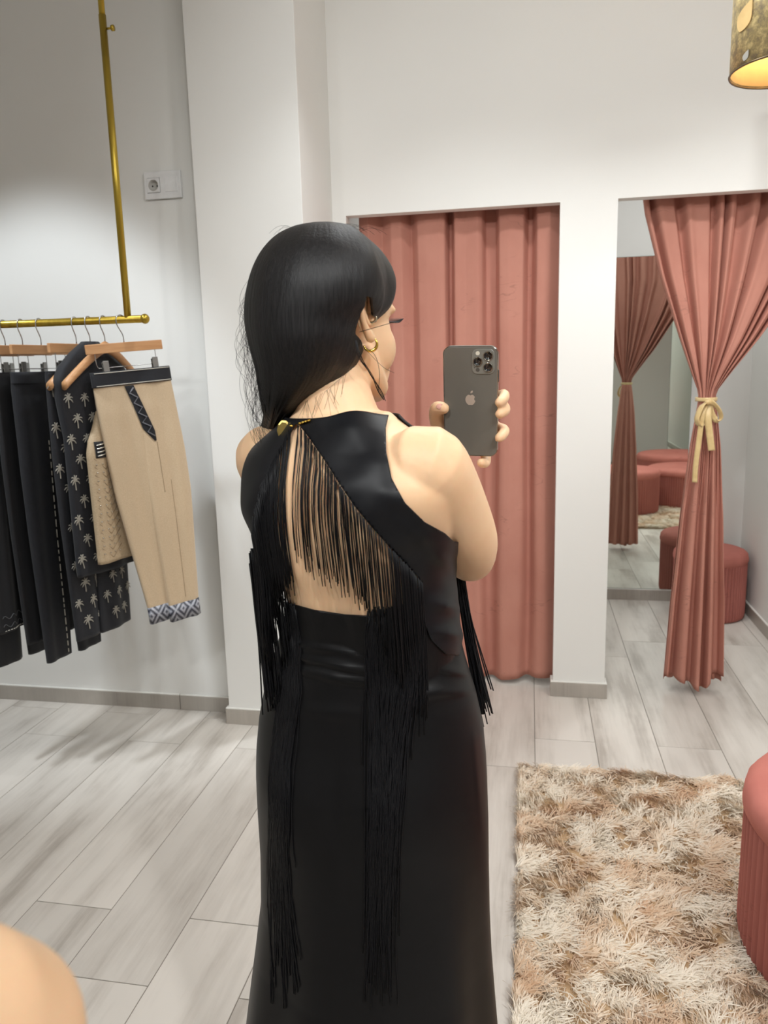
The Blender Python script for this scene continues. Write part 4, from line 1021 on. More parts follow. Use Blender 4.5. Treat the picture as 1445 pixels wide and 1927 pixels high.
# eyes and lashes
for sg in (-1, 1):
    V, F = ellipsoid(H(sg*0.027, 0.0610, -0.002), (0.0112, 0.0112, 0.0102), HR); eye = part('eye', V, F, simple('eye white', srgb(235, 230, 224), 0.2))
    V, F = ellipsoid(H(sg*0.027, 0.0710, -0.003), (0.0050, 0.0025, 0.0052), HR, 16, 10); part('iris', V, F, simple('dark brown iris', srgb(48, 30, 20), 0.15), True, eye)
    mb = MB()
    for k in range(16):
        t = k/15; p0 = H(sg*(0.019+0.026*t), 0.0825-0.010*t*t, 0.003-0.003*t)
        mb.tube(spline([p0, p0+hf*0.006+hu*0.001+hr*sg*0.003*t, p0+hf*0.0105+hu*0.006+hr*sg*0.006*t], 5), [0.0007, 0.0006, 0.0005, 0.0004, 0.0003], 4)
    mb.build('eyelash', M['hair'], person, True, BO)

# ------------------------------------------------------------------ clothes
def poly_sdf(P, poly):
    """signed distance, positive inside"""
    P = np.asarray(P); poly = np.asarray(poly, float); n = len(poly)
    d = np.full(len(P), 1e9); ins = np.zeros(len(P), bool)
    for i in range(n):
        a, b = poly[i], poly[(i+1) % n]; e = b-a; w = P-a
        t = np.clip((w@e)/(e@e), 0, 1); q = w-t[:, None]*e; d = np.minimum(d, np.hypot(q[:, 0], q[:, 1]))
        c = ((a[1] <= P[:, 1]) & (b[1] > P[:, 1])) | ((b[1] <= P[:, 1]) & (a[1] > P[:, 1]))
        xx = a[0]+(P[:, 1]-a[1])/((b[1]-a[1]) if b[1] != a[1] else 1e-9)*(b[0]-a[0])
        ins ^= c & (P[:, 0] < xx)
    return np.where(ins, d, -d)
def clip(V, F, s):
    """keep s<0, cutting triangles along s=0"""
    V = list(map(np.asarray, V)); out = []; cache = {}
    def cut(i, j):
        k = (min(i, j), max(i, j))
        if k not in cache:
            t = s[i]/(s[i]-s[j]); cache[k] = len(V); V.append(V[i]+(V[j]-V[i])*t)
        return cache[k]
    for f in F:
        for tri in ((f[0], f[1], f[2]), (f[0], f[2], f[3])) if len(f) == 4 else (f,):
            k = [s[i] < 0 for i in tri]
            if all(k): out.append(tri); continue
            if not any(k): continue
            pl = []
            for q in range(3):
                i, j = tri[q], tri[(q+1) % 3]
                if k[q]: pl.append(i)
                if k[q] != k[(q+1) % 3]: pl.append(cut(i, j))
            if len(pl) == 3: out.append(tuple(pl))
            elif len(pl) == 4: out += [(pl[0], pl[1], pl[2]), (pl[0], pl[2], pl[3])]
    used = sorted({i for f in out for i in f}); mp = {i: k for k, i in enumerate(used)}
    return np.array([V[i] for i in used]), [tuple(mp[i] for i in f) for f in out]
def solid(name, V, F, mat, th=0.0018):
    o = part(name, V, F, mat)
    md = o.modifiers.new('thickness', 'SOLIDIFY'); md.thickness = th; md.offset = -1
    return o
def vnormals(V, n_ring, m_):
    G = V.reshape(m_, n_ring, 3)
    du = np.roll(G, -1, 1)-np.roll(G, 1, 1); dv = np.gradient(G, axis=0)
    nr = np.cross(du, dv); nr /= np.linalg.norm(nr, axis=2)[:, :, None]+1e-12
    return nr.reshape(-1, 3)
body_bvh = BVHTree.FromPolygons(parts[0][0].tolist(), parts[0][1])
head_bvh = BVHTree.FromPolygons([tuple(np.array(v.co)+BO) for v in body_me.vertices], [tuple(p.vertices) for p in body_me.polygons])
def clear_of_body(V, gap, zmax, lim=0.035):
    V = V.copy()
    for i in range(len(V)):
        z = V[i, 2]
        if z > zmax or z < 0.74: continue
        cx_, cy_ = tor(z)[:2]; d_ = V[i, :2]-(cx_, cy_); r0 = math.hypot(*d_); d_ = d_/(r0+1e-9)
        h = body_bvh.ray_cast(Vector((cx_+d_[0]*0.4, cy_+d_[1]*0.4, z)), Vector((-d_[0], -d_[1], 0)))
        if h[0] is None: continue
        rb = math.hypot(h[0].x-cx_, h[0].y-cy_)
        if rb+gap > r0 and rb-r0 < lim: V[i, :2] = np.array([cx_, cy_])+d_*(rb+gap)
    return V
OPEN = [(561, 797), (580, 822), (605, 858), (635, 905), (665, 950), (700, 993), (735, 1032), (770, 1068), (795, 1096), (779, 1122), (745, 1148), (705, 1159), (650, 1156), (590, 1147), (536, 1132), (508, 1098), (484, 1035), (481, 975), (497, 910), (520, 862), (545, 815), (553, 799)]
ARM = [(745, 700), (733, 775), (726, 805), (727, 850), (737, 900), (762, 946), (800, 984), (838, 1004), (855, 1020), (1000, 1030), (1000, 700)]
nR, mR = 200, 170
zb = np.linspace(1.085, 1.402, mR)
V = np.vstack([torso_ring(z, nR, 0.0075) for z in zb]); Fg = grid_faces(mR, nR, True)
# shoulder strap and neckline rise: lift the cloth over the raised right shoulder
ang = np.tile(np.linspace(0, 2*math.pi, nR, endpoint=False), mR); zv = V[:, 2].copy()
back = np.sin(ang) < 0.35
px = PX(V)
nr = vnormals(V, nR, mR)
def ridge(px, a, b, wd, amp):
    a, b = np.array(a, float), np.array(b, float); e = b-a; w = px-a; L2 = e@e
    t = (w@e)/L2; tc = np.clip(t, 0, 1); q = np.linalg.norm(w-tc[:, None]*e, axis=1)
    return amp*np.exp(-(q/wd)**2)*np.clip(1-np.abs(t-0.5)*1.1, 0, 1)
dsp = np.zeros(len(V))
for a, b_, wd, am in (((850, 1010), (720, 925), 16, 0.0032), ((855, 1040), (745, 978), 13, 0.0032), ((858, 1072), (790, 1020), 12, 0.003), ((866, 1150), (805, 1130), 12, 0.0035), ((868, 1195), (815, 1188), 11, 0.0038), ((640, 800), (720, 880), 24, 0.002), ((520, 830), (470, 960), 16, 0.002)):
    dsp += ridge(px, a, b_, wd, am)*back
dsp += 0.0015*np.sin(px[:, 0]*0.05+px[:, 1]*0.04)*np.sin(px[:, 1]*0.031)
V = V+nr*dsp[:, None]*np.sign(np.einsum('ij,ij->i', nr, V-np.array([-0.21, 0.98, 0])[None]*np.array([1, 1, 0])-np.stack([0*zv, 0*zv, zv], 1)))[:, None]
V = clear_of_body(V, 0.005, 1.20)
V[:, 2] += 0.010*np.exp(-((px[:, 0]-668)/45)**2)*np.clip((V[:, 2]-1.365)/0.02, 0, 1)*back
px = PX(V)
cx = np.interp(V[:, 2], TORI[:, 0], TORI[:, 1]); cy = np.interp(V[:, 2], TORI[:, 0], TORI[:, 2]); yw = np.radians(np.interp(V[:, 2], TORI[:, 0], TORI[:, 5]))
lat = (V[:, 0]-cx)*np.cos(yw)-(V[:, 1]-cy)*np.sin(yw)
s1 = np.where(back, poly_sdf(px, OPEN)/1500, -1)
s2 = np.where(back & (lat > 0), poly_sdf(px, ARM)/1500, -1)
front_arm = np.minimum(lat-0.112, V[:, 2]-1.21); left_arm = np.minimum(-lat-0.122, V[:, 2]-1.24)
s3 = np.where(back & (lat > 0), -1, np.where(lat > 0, front_arm, -1)); s4 = np.where(lat < 0, left_arm, -1)
hemline = np.interp(px[:, 0], [440, 520, 536, 600, 700, 745, 790, 812, 840, 880], [1120, 1128, 1131, 1146, 1158, 1147, 1150, 1205, 1232, 1236])
s5 = np.where(back, (px[:, 1]-hemline)/1500, 1.10-V[:, 2])
sall = np.max(np.stack([s1, s2, s3, s4, s5]), 0)
Vb, Fb = clip(V, Fg, sall)
bodice = solid('bodice', Vb, Fb, M['satin'])

# skirt: silhouette read at photo rows, at the body's own depth
SK = [(1085, 560, 842), (1130, 545, 852), (1180, 532, 866), (1230, 515, 880), (1290, 498, 900), (1350, 489, 913), (1400, 487, 917), (1450, 488, 919), (1520, 491, 921), (1600, 496, 921), (1690, 498, 922), (1760, 490, 925), (1840, 481, 931), (1927, 472, 938)]
rings = []
for (py_, l_, r_) in SK:
    yc_ = 0.955+BY+0.02*min(1, (py_-1085)/250)
    a, b_ = W(l_, py_, yc_), W(r_, py_, yc_); c = (a+b_)/2
    rings.append((c[2], c[0], yc_, (b_[0]-a[0])/2, 0.0))
rings = np.array(rings); hemr = rings[-1].copy(); slope = (rings[-1]-rings[-3])/(rings[-1, 0]-rings[-3, 0])
zlow = 0.03; rings = np.vstack([rings, rings[-1]+slope*(zlow-rings[-1, 0])*0.25]); rings[-1, 0] = zlow
mS, nS = 320, 260
zs_ = np.linspace(rings[0, 0], zlow, mS); rr = rings[::-1]
V = []; aa = np.linspace(0, 2*math.pi, nS, endpoint=False)
for z in zs_:
    cx_, cy_, w_ = [np.interp(z, rr[:, 0], rr[:, k]) for k in (1, 2, 3)]
    dep = np.interp(z, [0.03, 0.6, 0.9, 1.05, 1.11, 1.2], [0.24, 0.15, 0.128, 0.105, 0.094, 0.098]); yaw = np.interp(z, [0, 0.9, 1.1], [8, 8, 14])
    r_, f_ = facing(yaw); low = np.clip((0.85-z)/0.6, 0, 1)
    fold = 1+low*(0.030*np.sin(aa*7+0.4)+0.018*np.sin(aa*11+2))
    seat = 0.016*np.exp(-((np.abs(np.cos(aa))-0.45)/0.4)**2)*(np.sin(aa) < 0)*math.exp(-((z-0.89)/0.09)**2)
    V.append(np.array([cx_, cy_, z])+((w_*0.985)*np.cos(aa)*np.abs(np.cos(aa))**-0.05*fold)[:, None]*r_+((dep*np.sin(aa))*fold-seat)[:, None]*f_)
V = np.nan_to_num(np.vstack(V)); px = PX(V); back = np.tile(np.sin(aa) < 0.3, mS)
d = np.zeros(len(V))
for a, b_, wd, am in (((545, 1207), (705, 1236), 7, 0.0065), ((545, 1232), (705, 1262), 7, 0.0075), ((548, 1258), (705, 1284), 8, 0.0065), ((560, 1222), (690, 1246), 4, 0.003), ((700, 1330), (860, 1290), 14, 0.004), ((795, 1218), (885, 1222), 7, 0.006), ((795, 1250), (895, 1268), 8, 0.006), ((800, 1300), (905, 1300), 9, 0.004), ((690, 1345), (560, 1335), 14, 0.003), ((890, 1380), (905, 1560), 6, 0.003)):
    d += ridge(px, a, b_, wd, am)*back
d += 0.0022*np.sin(px[:, 1]*0.06+np.sin(px[:, 0]*0.03)*2)*np.exp(-((px[:, 1]-1235)/60)**2)*back
V[:, 1] -= d
V = clear_of_body(V, 0.003, 1.25); px = PX(V)
s_top = np.where(np.tile(np.sin(aa) < 0.3, mS), np.maximum(poly_sdf(px, OPEN), np.interp(px[:, 0], [440, 536, 600, 650, 705, 745, 779, 800, 1000], [1120, 1131, 1147, 1156, 1159, 1148, 1122, 1100, 1090])-px[:, 1])/1500, V[:, 2]-1.14)
Vs, Fs = clip(V, grid_faces(mS, nS, True), s_top)
skirt_o = solid('skirt', Vs, Fs, M['satin_skirt'])

# ------------------------------------------------------------------ fringe
allV = [np.array([v.co[:] for v in body_me.vertices])+BO, Vb, Vs]
AF = [tuple(p.vertices) for p in body_me.polygons]; off = len(allV[0]); AF += [tuple(i+off for i in f) for f in Fb]; off += len(Vb); AF += [tuple(i+off for i in f) for f in Fs]
bvh = BVHTree.FromPolygons(np.vstack(allV).tolist(), AF)
def surf(x, z, y0=0.25):
    h = bvh.ray_cast(Vector((x, y0, z)), Vector((0, 1, 0)))
    return h[0].y if h[0] is not None and h[0].y < 1.06 else None
def on_body(px_, py_):
    v = CR.T @ np.array([px_-CX, -(py_-CY), -FPX]); v /= np.linalg.norm(v)
    st = CAM+v*0.35
    h = bvh.ray_cast(Vector(st), Vector(v))
    return np.array(h[0]) if h[0] is not None else None
def strand(mb, p0, zend, sway=0.002, rad=0.00065, gap=0.003, drift=0.0, curl=0.0):
    n_ = max(6, int((p0[2]-zend)/0.018)); zs = np.linspace(p0[2], zend, n_); pts = []; y = p0[1]-0.002
    a1, a2 = rng.uniform(0, 6.28, 2); f1 = rng.uniform(10, 22)
    for k, z in enumerate(zs):
        t = k/(n_-1); x = p0[0]+sway*math.sin((p0[2]-z)*f1+a1)*t+drift*t+curl*t**4
        sy = surf(x, z)
        tgt = (sy-gap-0.002*abs(math.sin(a2+z*30))) if sy is not None else y+0.002
        y = min(y+0.006, tgt) if sy is not None else y+0.0008
        pts.append((x, y, z))
    V, F = tube(np.array(pts), np.linspace(rad, rad*0.9, n_), 4, True); mb.add(V, F)
def lerp_edge(E_, t):
    E_ = np.asarray(E_, float); s_ = np.concatenate([[0], np.cumsum(np.hypot(*np.diff(E_, axis=0).T))]); q = t*s_[-1]
    return np.interp(q, s_, E_[:, 0]), np.interp(q, s_, E_[:, 1])
def zat(px_, py_, y): return W(px_, py_, y)[2]
def fringe(name, edge, count, ends, jit, **kw):
    """edge: photo polyline on the garment; ends: (x, y) photo row where strands from x end"""
    mb = MB(); ex = np.array(ends, float)
    for k in range(count):
        ex_, ey_ = lerp_edge(edge, (k+rng.uniform(0, 1))/count); ex_ += rng.normal(0, 1.0)
        p = on_body(ex_, ey_)
        if p is None: continue
        pe = np.interp(ex_, ex[:, 0], ex[:, 1])+rng.normal(0, jit)
        strand(mb, p, zat(ex_, pe, p[1]), **kw)
    o = mb.build(name, M['thread'], bodice, True, BO); tag(o, kind='stuff'); return o
RE = [(562, 797), (580, 820), (605, 856), (635, 903), (665, 948), (700, 991), (735, 1030), (770, 1066), (795, 1095)]
LE = [(553, 800), (545, 815), (520, 862), (497, 910), (481, 975), (484, 1030)]
fringe('right_fringe', RE, 105, [(555, 1040), (575, 1055), (600, 1082), (640, 1122), (670, 1150), (690, 1185), (720, 1290), (745, 1350), (800, 1365)], 16)
fringe('right_fringe', RE[6:], 70, [(690, 1200), (715, 1300), (735, 1345), (800, 1345)], 25)
fringe('left_fringe', LE, 100, [(470, 1240), (485, 1190), (500, 1135), (520, 1122), (540, 1090), (560, 1045)], 14)
fringe('left_fringe', LE[2:], 90, [(478, 1290), (490, 1170), (500, 1120), (525, 1112)], 16)
# short fringe swinging free beside the left hip
mb = MB()
for k in range(62):
    x0 = 470+62*(k+rng.uniform(0, 1))/62; p = W(x0, 1060+rng.uniform(-8, 8), 0.905+BY+rng.uniform(-0.006, 0.006))
    e = np.interp(x0, [470, 488, 505, 520, 535], [1318, 1320, 1290, 1240, 1190])+rng.normal(0, 14)
    zend = zat(x0+8, e, p[1]); n_ = 16; zs = np.linspace(p[2], zend, n_); a1 = rng.uniform(0, 6.28); f1 = rng.uniform(12, 26); dr = 0.010+rng.normal(0, 0.003)
    pts = [(p[0]+dr*(q/15)+0.0014*math.sin(f1*(p[2]-z)+a1), p[1]-0.004*math.sin(q/15*1.5), z) for q, z in enumerate(zs)]
    V_, F_ = tube(np.array(pts), 0.0008 if x0 > 484 else 0.0011, 4); mb.add(V_, F_)
for k in range(34):
    x0 = 470+16*(k+rng.uniform(0, 1))/34; p = W(x0, 1040+rng.uniform(-8, 8), 0.90+BY+rng.uniform(-0.006, 0.012))
    zend = zat(x0+8, 1305+rng.normal(0, 14), p[1]); zs = np.linspace(p[2], zend, 14); a1 = rng.uniform(0, 6.28)
    V_, F_ = tube(np.array([(p[0]+0.010*(q/13)+0.0012*math.sin(20*(p[2]-z)+a1), p[1], z) for q, z in enumerate(zs)]), 0.0011, 4); mb.add(V_, F_)
tag(mb.build('hip_fringe', M['thread'], bodice, True, BO), kind='stuff')
# fringe hanging from the front, past the right hip
mb = MB()
for k in range(60):
    x0 = 858+14*(k+rng.uniform(0, 1))/60; p = W(x0, 1085+rng.uniform(-10, 10), 1.00+BY+rng.uniform(-0.01, 0.03))
    e = 1335+rng.normal(0, 16)-abs(x0-864)*2; zend = zat(x0+40, e, p[1]); n_ = 18; zs = np.linspace(p[2], zend, n_); a1 = rng.uniform(0, 6.28); f1 = rng.uniform(10, 20)
    dr = 0.033+rng.normal(0, 0.005)
    pts = [(p[0]+dr*(q/17)**1.15+0.0015*math.sin(f1*(p[2]-z)+a1), p[1], z) for q, z in enumerate(zs)]
    V_, F_ = tube(np.array(pts), 0.0009, 4); mb.add(V_, F_)
tag(mb.build('front_fringe', M['thread'], bodice, True, BO), kind='stuff')
# two long tassels of fringe down the skirt
def tassel(name, top, bot, count, w_top, w_bot, pytop, pybot, jit, mids):
    mb = MB(); mx = np.array(mids, float)
    for k in range(count):
        t0 = rng.uniform(-1, 1); xa = top+t0*w_top; pe = pybot-abs(rng.normal(0, jit)); pe = max(pe, pytop+120)
        pt0 = pytop+rng.uniform(0, 25)
        p = on_body(xa, pt0)
        if p is None: continue
        n_ = max(10, int((pe-pytop)/26)); pts = []; y = p[1]; a1 = rng.uniform(0, 6.28); f1 = rng.uniform(0.010, 0.03); am = rng.uniform(0.5, 4); d0 = rng.normal(0, 0.30)
        for q in range(n_+1):
            py_ = pt0+(pe-pt0)*q/n_
            cxm = np.interp(py_, mx[:, 0], mx[:, 1]); wd = np.interp(py_, mx[:, 0], mx[:, 2])
            x_ = cxm+(t0+d0*q/n_)*wd+am*math.sin(f1*py_+a1)
            h = on_body(x_, py_)
            if h is None: continue
            g = unit(CAM-h); pts.append(h+g*(0.003+0.003*abs(math.sin(a1+q))))
        if len(pts) > 4:
            V_, F_ = tube(np.array(pts), 0.0008, 4); mb.add(V_, F_)
    tag(mb.build(name, M['thread'], skirt_o, True, BO), kind='stuff')
tassel('long_tassel', 722, 735, 150, 30, 20, 1140, 1900, 260, [(1140, 732, 36), (1200, 735, 48), (1300, 735, 45), (1400, 728, 34), (1550, 722, 28), (1700, 716, 24), (1900, 712, 26)])
tassel('long_tassel', 545, 540, 130, 10, 20, 1134, 1900, 240, [(1134, 545, 9), (1200, 545, 18), (1300, 540, 26), (1450, 522, 22), (1600, 520, 20), (1750, 527, 24), (1900, 536, 28)])
# ------------------------------------------------------------------ hair
#       py,  left, right, centre depth, half depth
HAIR = [(431, 585, 625, 0.985, 0.020), (437, 555, 660, 0.985, 0.050), (450, 528, 690, 0.983, 0.075), (475, 505, 715, 0.980, 0.096), (505, 489, 731, 0.976, 0.108), (540, 479, 737, 0.972, 0.114), (575, 474, 728, 0.966, 0.112), (610, 474, 697, 0.955, 0.102),
        (640, 479, 682, 0.942, 0.088), (665, 485, 673, 0.934, 0.074), (690, 491, 660, 0.930, 0.062), (715, 494, 638, 0.930, 0.052), (740, 497, 606, 0.936, 0.044), (762, 500, 572, 0.948, 0.038), (780, 503, 545, 0.966, 0.034), (795, 500, 535, 0.99, 0.030), (815, 492, 528, 1.02, 0.028), (850, 485, 520, 1.06, 0.026), (900, 482, 512, 1.085, 0.020), (960, 482, 505, 1.095, 0.010)]
HA = np.array(HAIR, float); HA[:, 3] += BY
HS = spline(HA, 150)
nH = 180; th = np.linspace(0, 2*math.pi, nH, endpoint=False)
def hair_pt(i, a, off=0.0):
    py_, l_, r_, yc_, b_ = HS[i]
    A, B = W(l_, py_, yc_), W(r_, py_, yc_); c = (A+B)/2; hw = (B[0]-A[0])/2
    vd = unit(np.array([c[0], c[1], 0]))                    # away from the camera; sections lie square to it
    sd = np.array([vd[1], -vd[0], 0])
    return c+sd*((hw+off)*np.cos(a))[:, None]+vd*((b_+off)*np.sin(a))[:, None] if np.ndim(a) else c+sd*(hw+off)*math.cos(a)+vd*(b_+off)*math.sin(a)
V = []
for i in range(len(HS)):
    groove = 0.00025*np.sin(th*61+i*0.02)+0.0002*np.sin(th*83+1.3)+0.0005*np.sin(th*13+i*0.035)
    sc = min(1, i/12)
    V.append(hair_pt(i, th, groove*sc))
V = np.vstack(V); F = grid_faces(len(HS), nH, True, True)
# the face, temple and ear stay free: cut the cap in front of the hairline
# towards the face the hair lies close to the head
fr = (V-HC)@hf; rt = (V-HC)@hr; up_ = (V-HC)@hu
wgt = np.clip((fr+0.025)/0.045, 0, 1)*np.clip((up_+0.02)/0.02, 0, 1)
for i in np.nonzero(wgt > 0)[0]:
    h = head_bvh.find_nearest(Vector(V[i]))
    d3 = V[i]-np.array(h[0]); dl = np.linalg.norm(d3); want = min(dl, 0.0065)
    V[i] = V[i]*(1-wgt[i])+(np.array(h[0])+d3/(dl+1e-9)*want)*wgt[i]
lv_ = V-HC; fr, rt, up_ = lv_@hf, lv_@hr, lv_@hu
def hairline(f_, u_):
    """positive where skin, ear or face stay free of hair"""
    f_, u_ = np.asarray(f_, float), np.asarray(u_, float)
    low = np.interp(f_, [-0.05, -0.046, -0.038, -0.030, -0.016, 0.045, 0.065, 0.08], [0.014, 0.018, 0.018, 0.010, 0.000, 0.000, 0.012, 0.05])
    side = np.minimum(f_+0.046-2.6*np.maximum(0, -u_-0.025), low-u_)
    return np.maximum(side, np.where(u_ > -0.02, f_-0.078, -1))
sH = np.where(rt > -0.02, hairline(fr, up_), np.where(up_ > -0.06, fr-0.06, -1))
Vh, Fh = clip(V, F[:-2], sH)
hair = part('hair', np.vstack([Vh]), Fh, M['hair'])
md = hair.modifiers.new('thickness', 'SOLIDIFY'); md.thickness = 0.004; md.offset = -1
# strands laid along the mass
HG = V.reshape(len(HS), nH, 3)
def cap_pt(i, a, off):
    j = (a % (2*math.pi))/(2*math.pi)*nH; j0 = int(j) % nH; j1 = (j0+1) % nH; f_ = j-int(j)
    p = HG[i, j0]*(1-f_)+HG[i, j1]*f_; c = HG[i].mean(0); d_ = p-c; return p+d_/(np.linalg.norm(d_)+1e-9)*off
mb = MB()
for k in range(3600):
    a0 = rng.uniform(math.pi*0.92, math.pi*2.10); i0_ = int(rng.integers(1, 40)) if rng.random() < 0.75 else int(rng.integers(30, 85)); i1_ = min(len(HS)-8, i0_+int(rng.integers(35, 80)))
    da = rng.normal(0, 0.10); w1 = rng.uniform(0, 6.28); off = rng.uniform(0.0, 0.0014)
    idx = np.linspace(i0_, i1_, 15).astype(int); pts = []
    for q, i in enumerate(idx):
        p = cap_pt(int(i), a0+da*q/14+0.02*math.sin(q*0.5+w1), off+0.0004*math.sin(q*0.6+w1))
        l_ = p-HC
        if l_@hr > -0.02 and hairline(l_@hf, l_@hu) > -0.001: break
        pts.append(p)
    if len(pts) < 5: continue
    rad = rng.uniform(0.00016, 0.00036); rr_ = np.full(len(pts), rad); rr_[0] *= 0.3; rr_[-1] *= 0.3
    V_, F_ = tube(np.array(pts), rr_, 3, False); mb.add(V_, F_)
tag(mb.build('hair_strands', M['hair'], hair, True, BO), kind='stuff')
# flyaway hairs on the left, round the neck and in front of the ear
mb = MB()
for k in range(150):
    i0_ = int(rng.integers(20, 105)); a0 = rng.uniform(math.pi*0.9, math.pi*1.12); p = hair_pt(i0_, a0, 0.0)
    out = unit(np.array([-1, rng.normal(0, 0.3), 0])); L_ = rng.uniform(0.03, 0.10); bow = rng.uniform(0.004, 0.026)
    cv = rng.uniform(0.0, 0.02); ph_ = rng.uniform(2.0, 3.0)
    pts = [p+out*bow*math.sin(t*ph_)+np.array([cv*t*t, 0, -L_*t]) for t in np.linspace(0, 1, 10)]
    V_, F_ = tube(spline(pts, 14), 0.00018, 3, False); mb.add(V_, F_)
for k in range(40):
    p = W(rng.uniform(540, 670), 436+rng.uniform(0, 10), 0.96+BY); L_ = rng.uniform(0.02, 0.05); sg = rng.choice([-1, 1])
    pts = [p+np.array([sg*L_*t, 0, 0.012*math.sin(t*2.6)-0.006*t]) for t in np.linspace(0, 1, 8)]
    V_, F_ = tube(np.array(pts), 0.00016, 3, False); mb.add(V_, F_)
ear_y = EAR(0, 0, 0)[1]
def loose(pxs, rad, y=None):
    P = [W(a, b, (y or ear_y-0.02)+d) for a, b, d in pxs]; V_, F_ = tube(spline(P, 24), rad, 4, False); mb.add(V_, F_)
for k in range(5):
    j = rng.normal(0, 2.5, 8)
    loose([(670+j[0]*0.5, 640, -0.012), (680+j[1], 672, -0.014), (698+j[2], 705, 0.0), (715+j[3], 735, 0.012), (722+j[4], 752+j[5], 0.016)], 0.0004)
loose([(676, 625, -0.005), (700, 618, 0.0), (735, 608, 0.03)], 0.00035)
loose([(684, 652, 0), (705, 668, 0.004), (714, 700, 0.01), (712, 735, 0.014)], 0.0003)
loose([(690, 660, 0), (720, 690, 0.01), (742, 702, 0.03)], 0.00022)
for k in range(20):
    x0 = rng.uniform(565, 668); p0 = on_body(x0, np.interp(x0, [560, 620, 660, 670], [768, 738, 700, 660]))
    if p0 is None: continue
    L_ = rng.uniform(25, 60); x1 = x0+rng.normal(-2, 12); pts = []
    y0_ = np.interp(x0, [560, 620, 660, 670], [768, 738, 700, 660])-6
    for t in np.linspace(0, 1, 6):
        h = on_body(x0+(x1-x0)*t, y0_+L_*t)
        if h is not None: pts.append(h+unit(CAM-h)*0.0012)
    if len(pts) > 3:
        V_, F_ = tube(spline(np.array(pts), 16), 0.00014, 3, False); mb.add(V_, F_)
tag(mb.build('loose_hairs', M['hair'], hair, True, BO), kind='stuff')
# ------------------------------------------------------------------ jewellery
gold2 = simple('polished yellow gold', srgb(232, 196, 92), 0.18, 1.0)
def ring_at(name, c, ax1, ax2, R1, rad, a0=0, a1=2*math.pi, mat=gold2, fat=0.0):
    a = np.linspace(a0, a1, 40); P = [c+ax1*R1*math.cos(t)+ax2*R1*math.sin(t) for t in a]
    rr_ = rad+fat*np.sin((a-a0)/(a1-a0)*math.pi); V_, F_ = tube(np.array(P), rr_, 10, True); part(name, V_, F_, mat)
lob = EAR(0.002, -0.030, 0.003)
ring_at('hoop_earring', lob+hu*-0.006-hf*0.0, unit(hr*0.75+hf*0.66), hu, 0.0082, 0.0009, -2.9, 0.9, gold2, 0.0012)
ring_at('ear_cuff', EAR(0.000, -0.004, 0.006), unit(hr*0.8+hf*0.6), hu, 0.0062, 0.0011, -3.0, 0.3, simple('white gold', srgb(226, 214, 186), 0.2, 1.0), 0.0008)
pk = on_body(532, 806); g = unit(CAM-pk)
sd = unit(np.cross(g, [0, 0, 1])); u3 = np.cross(sd, g); c = pk+g*0.0025
V_ = []; oc = [(0, 0.0105), (0.0055, 0.0085), (0.0072, 0.002), (0.0052, -0.006), (0, -0.0115), (-0.0052, -0.006), (-0.0072, 0.002), (-0.0055, 0.0085)]
for lay, k in ((0.0, 1.0), (0.0014, 1.0), (0.0022, 0.75)):
    for (a, b_) in oc: V_.append(c+g*lay+(sd*(-a*math.cos(0.5)-b_*math.sin(0.5))+u3*(b_*math.cos(0.5)-a*math.sin(0.5)))*k)
part('gold_tag', V_, grid_faces(3, 8, True, True), simple('antique gold tag', srgb(178, 156, 92), 0.3, 0.9), False)
pk = on_body(566, 796)
for k in range(7):
    q = on_body(548+k*5.5, 801-k*1.6)
    if q is None: continue
    V_, F_ = ellipsoid(q+g*0.003, (0.0026, 0.0026, 0.0016), None, 10, 8); part('clasp_bead', V_, F_, gold2)

# ------------------------------------------------------------------ phone
root = empty('smartphone', PC-pu*PHt/2); tag(root, 'graphite smartphone with three rear cameras held up in the hand', 'phone')
PO = np.array(root.location)
def rrect(w, h, r_, n=10):
    P = []
    for (sx, sy, a0) in ((1, 1, 0), (-1, 1, math.pi/2), (-1, -1, math.pi), (1, -1, 1.5*math.pi)):
        for k in range(n+1):
            a = a0+math.pi/2*k/n; P.append((sx*(w/2-r_)+r_*math.cos(a), sy*(h/2-r_)+r_*math.sin(a)))
    return np.array(P)
def slab(name, w, h, r_, layers, mat, ca=0.0, cb=0.0):
    """layers: (inset, c)"""
    V_ = []
    for ins, c_ in layers:
        for (a, b_) in rrect(w-2*ins, h-2*ins, max(0.0005, r_-ins)): V_.append(PHN(ca+a, cb+b_, c_))
    return mesh(name, V_, grid_faces(len(layers), 44, True, True), mat, root, False, None, PO)
slab('frame', PWd, PHt, 0.0115, [(0.0006, -PTk+0.0002), (0, -PTk+0.0008), (0, -0.0006), (0.0006, -0.0001)], M['phone_rim'])
slab('back_glass', PWd-0.0022, PHt-0.0022, 0.0105, [(0, -0.0004), (0, 0.0001), (0.0005, 0.0003)], M['phone'])
slab('screen', PWd-0.003, PHt-0.003, 0.0102, [(0, -PTk+0.0004), (0, -PTk-0.0002)], M['screen'])
MC = (PWd/2-0.0205, PHt/2-0.0215)
plate = slab('camera_plate', 0.0325, 0.0355, 0.0085, [(0, 0.0002), (0, 0.0010), (0.0006, 0.0015)], simple('grey camera plate glass', srgb(128, 127, 120), 0.22, 0.0), *MC)
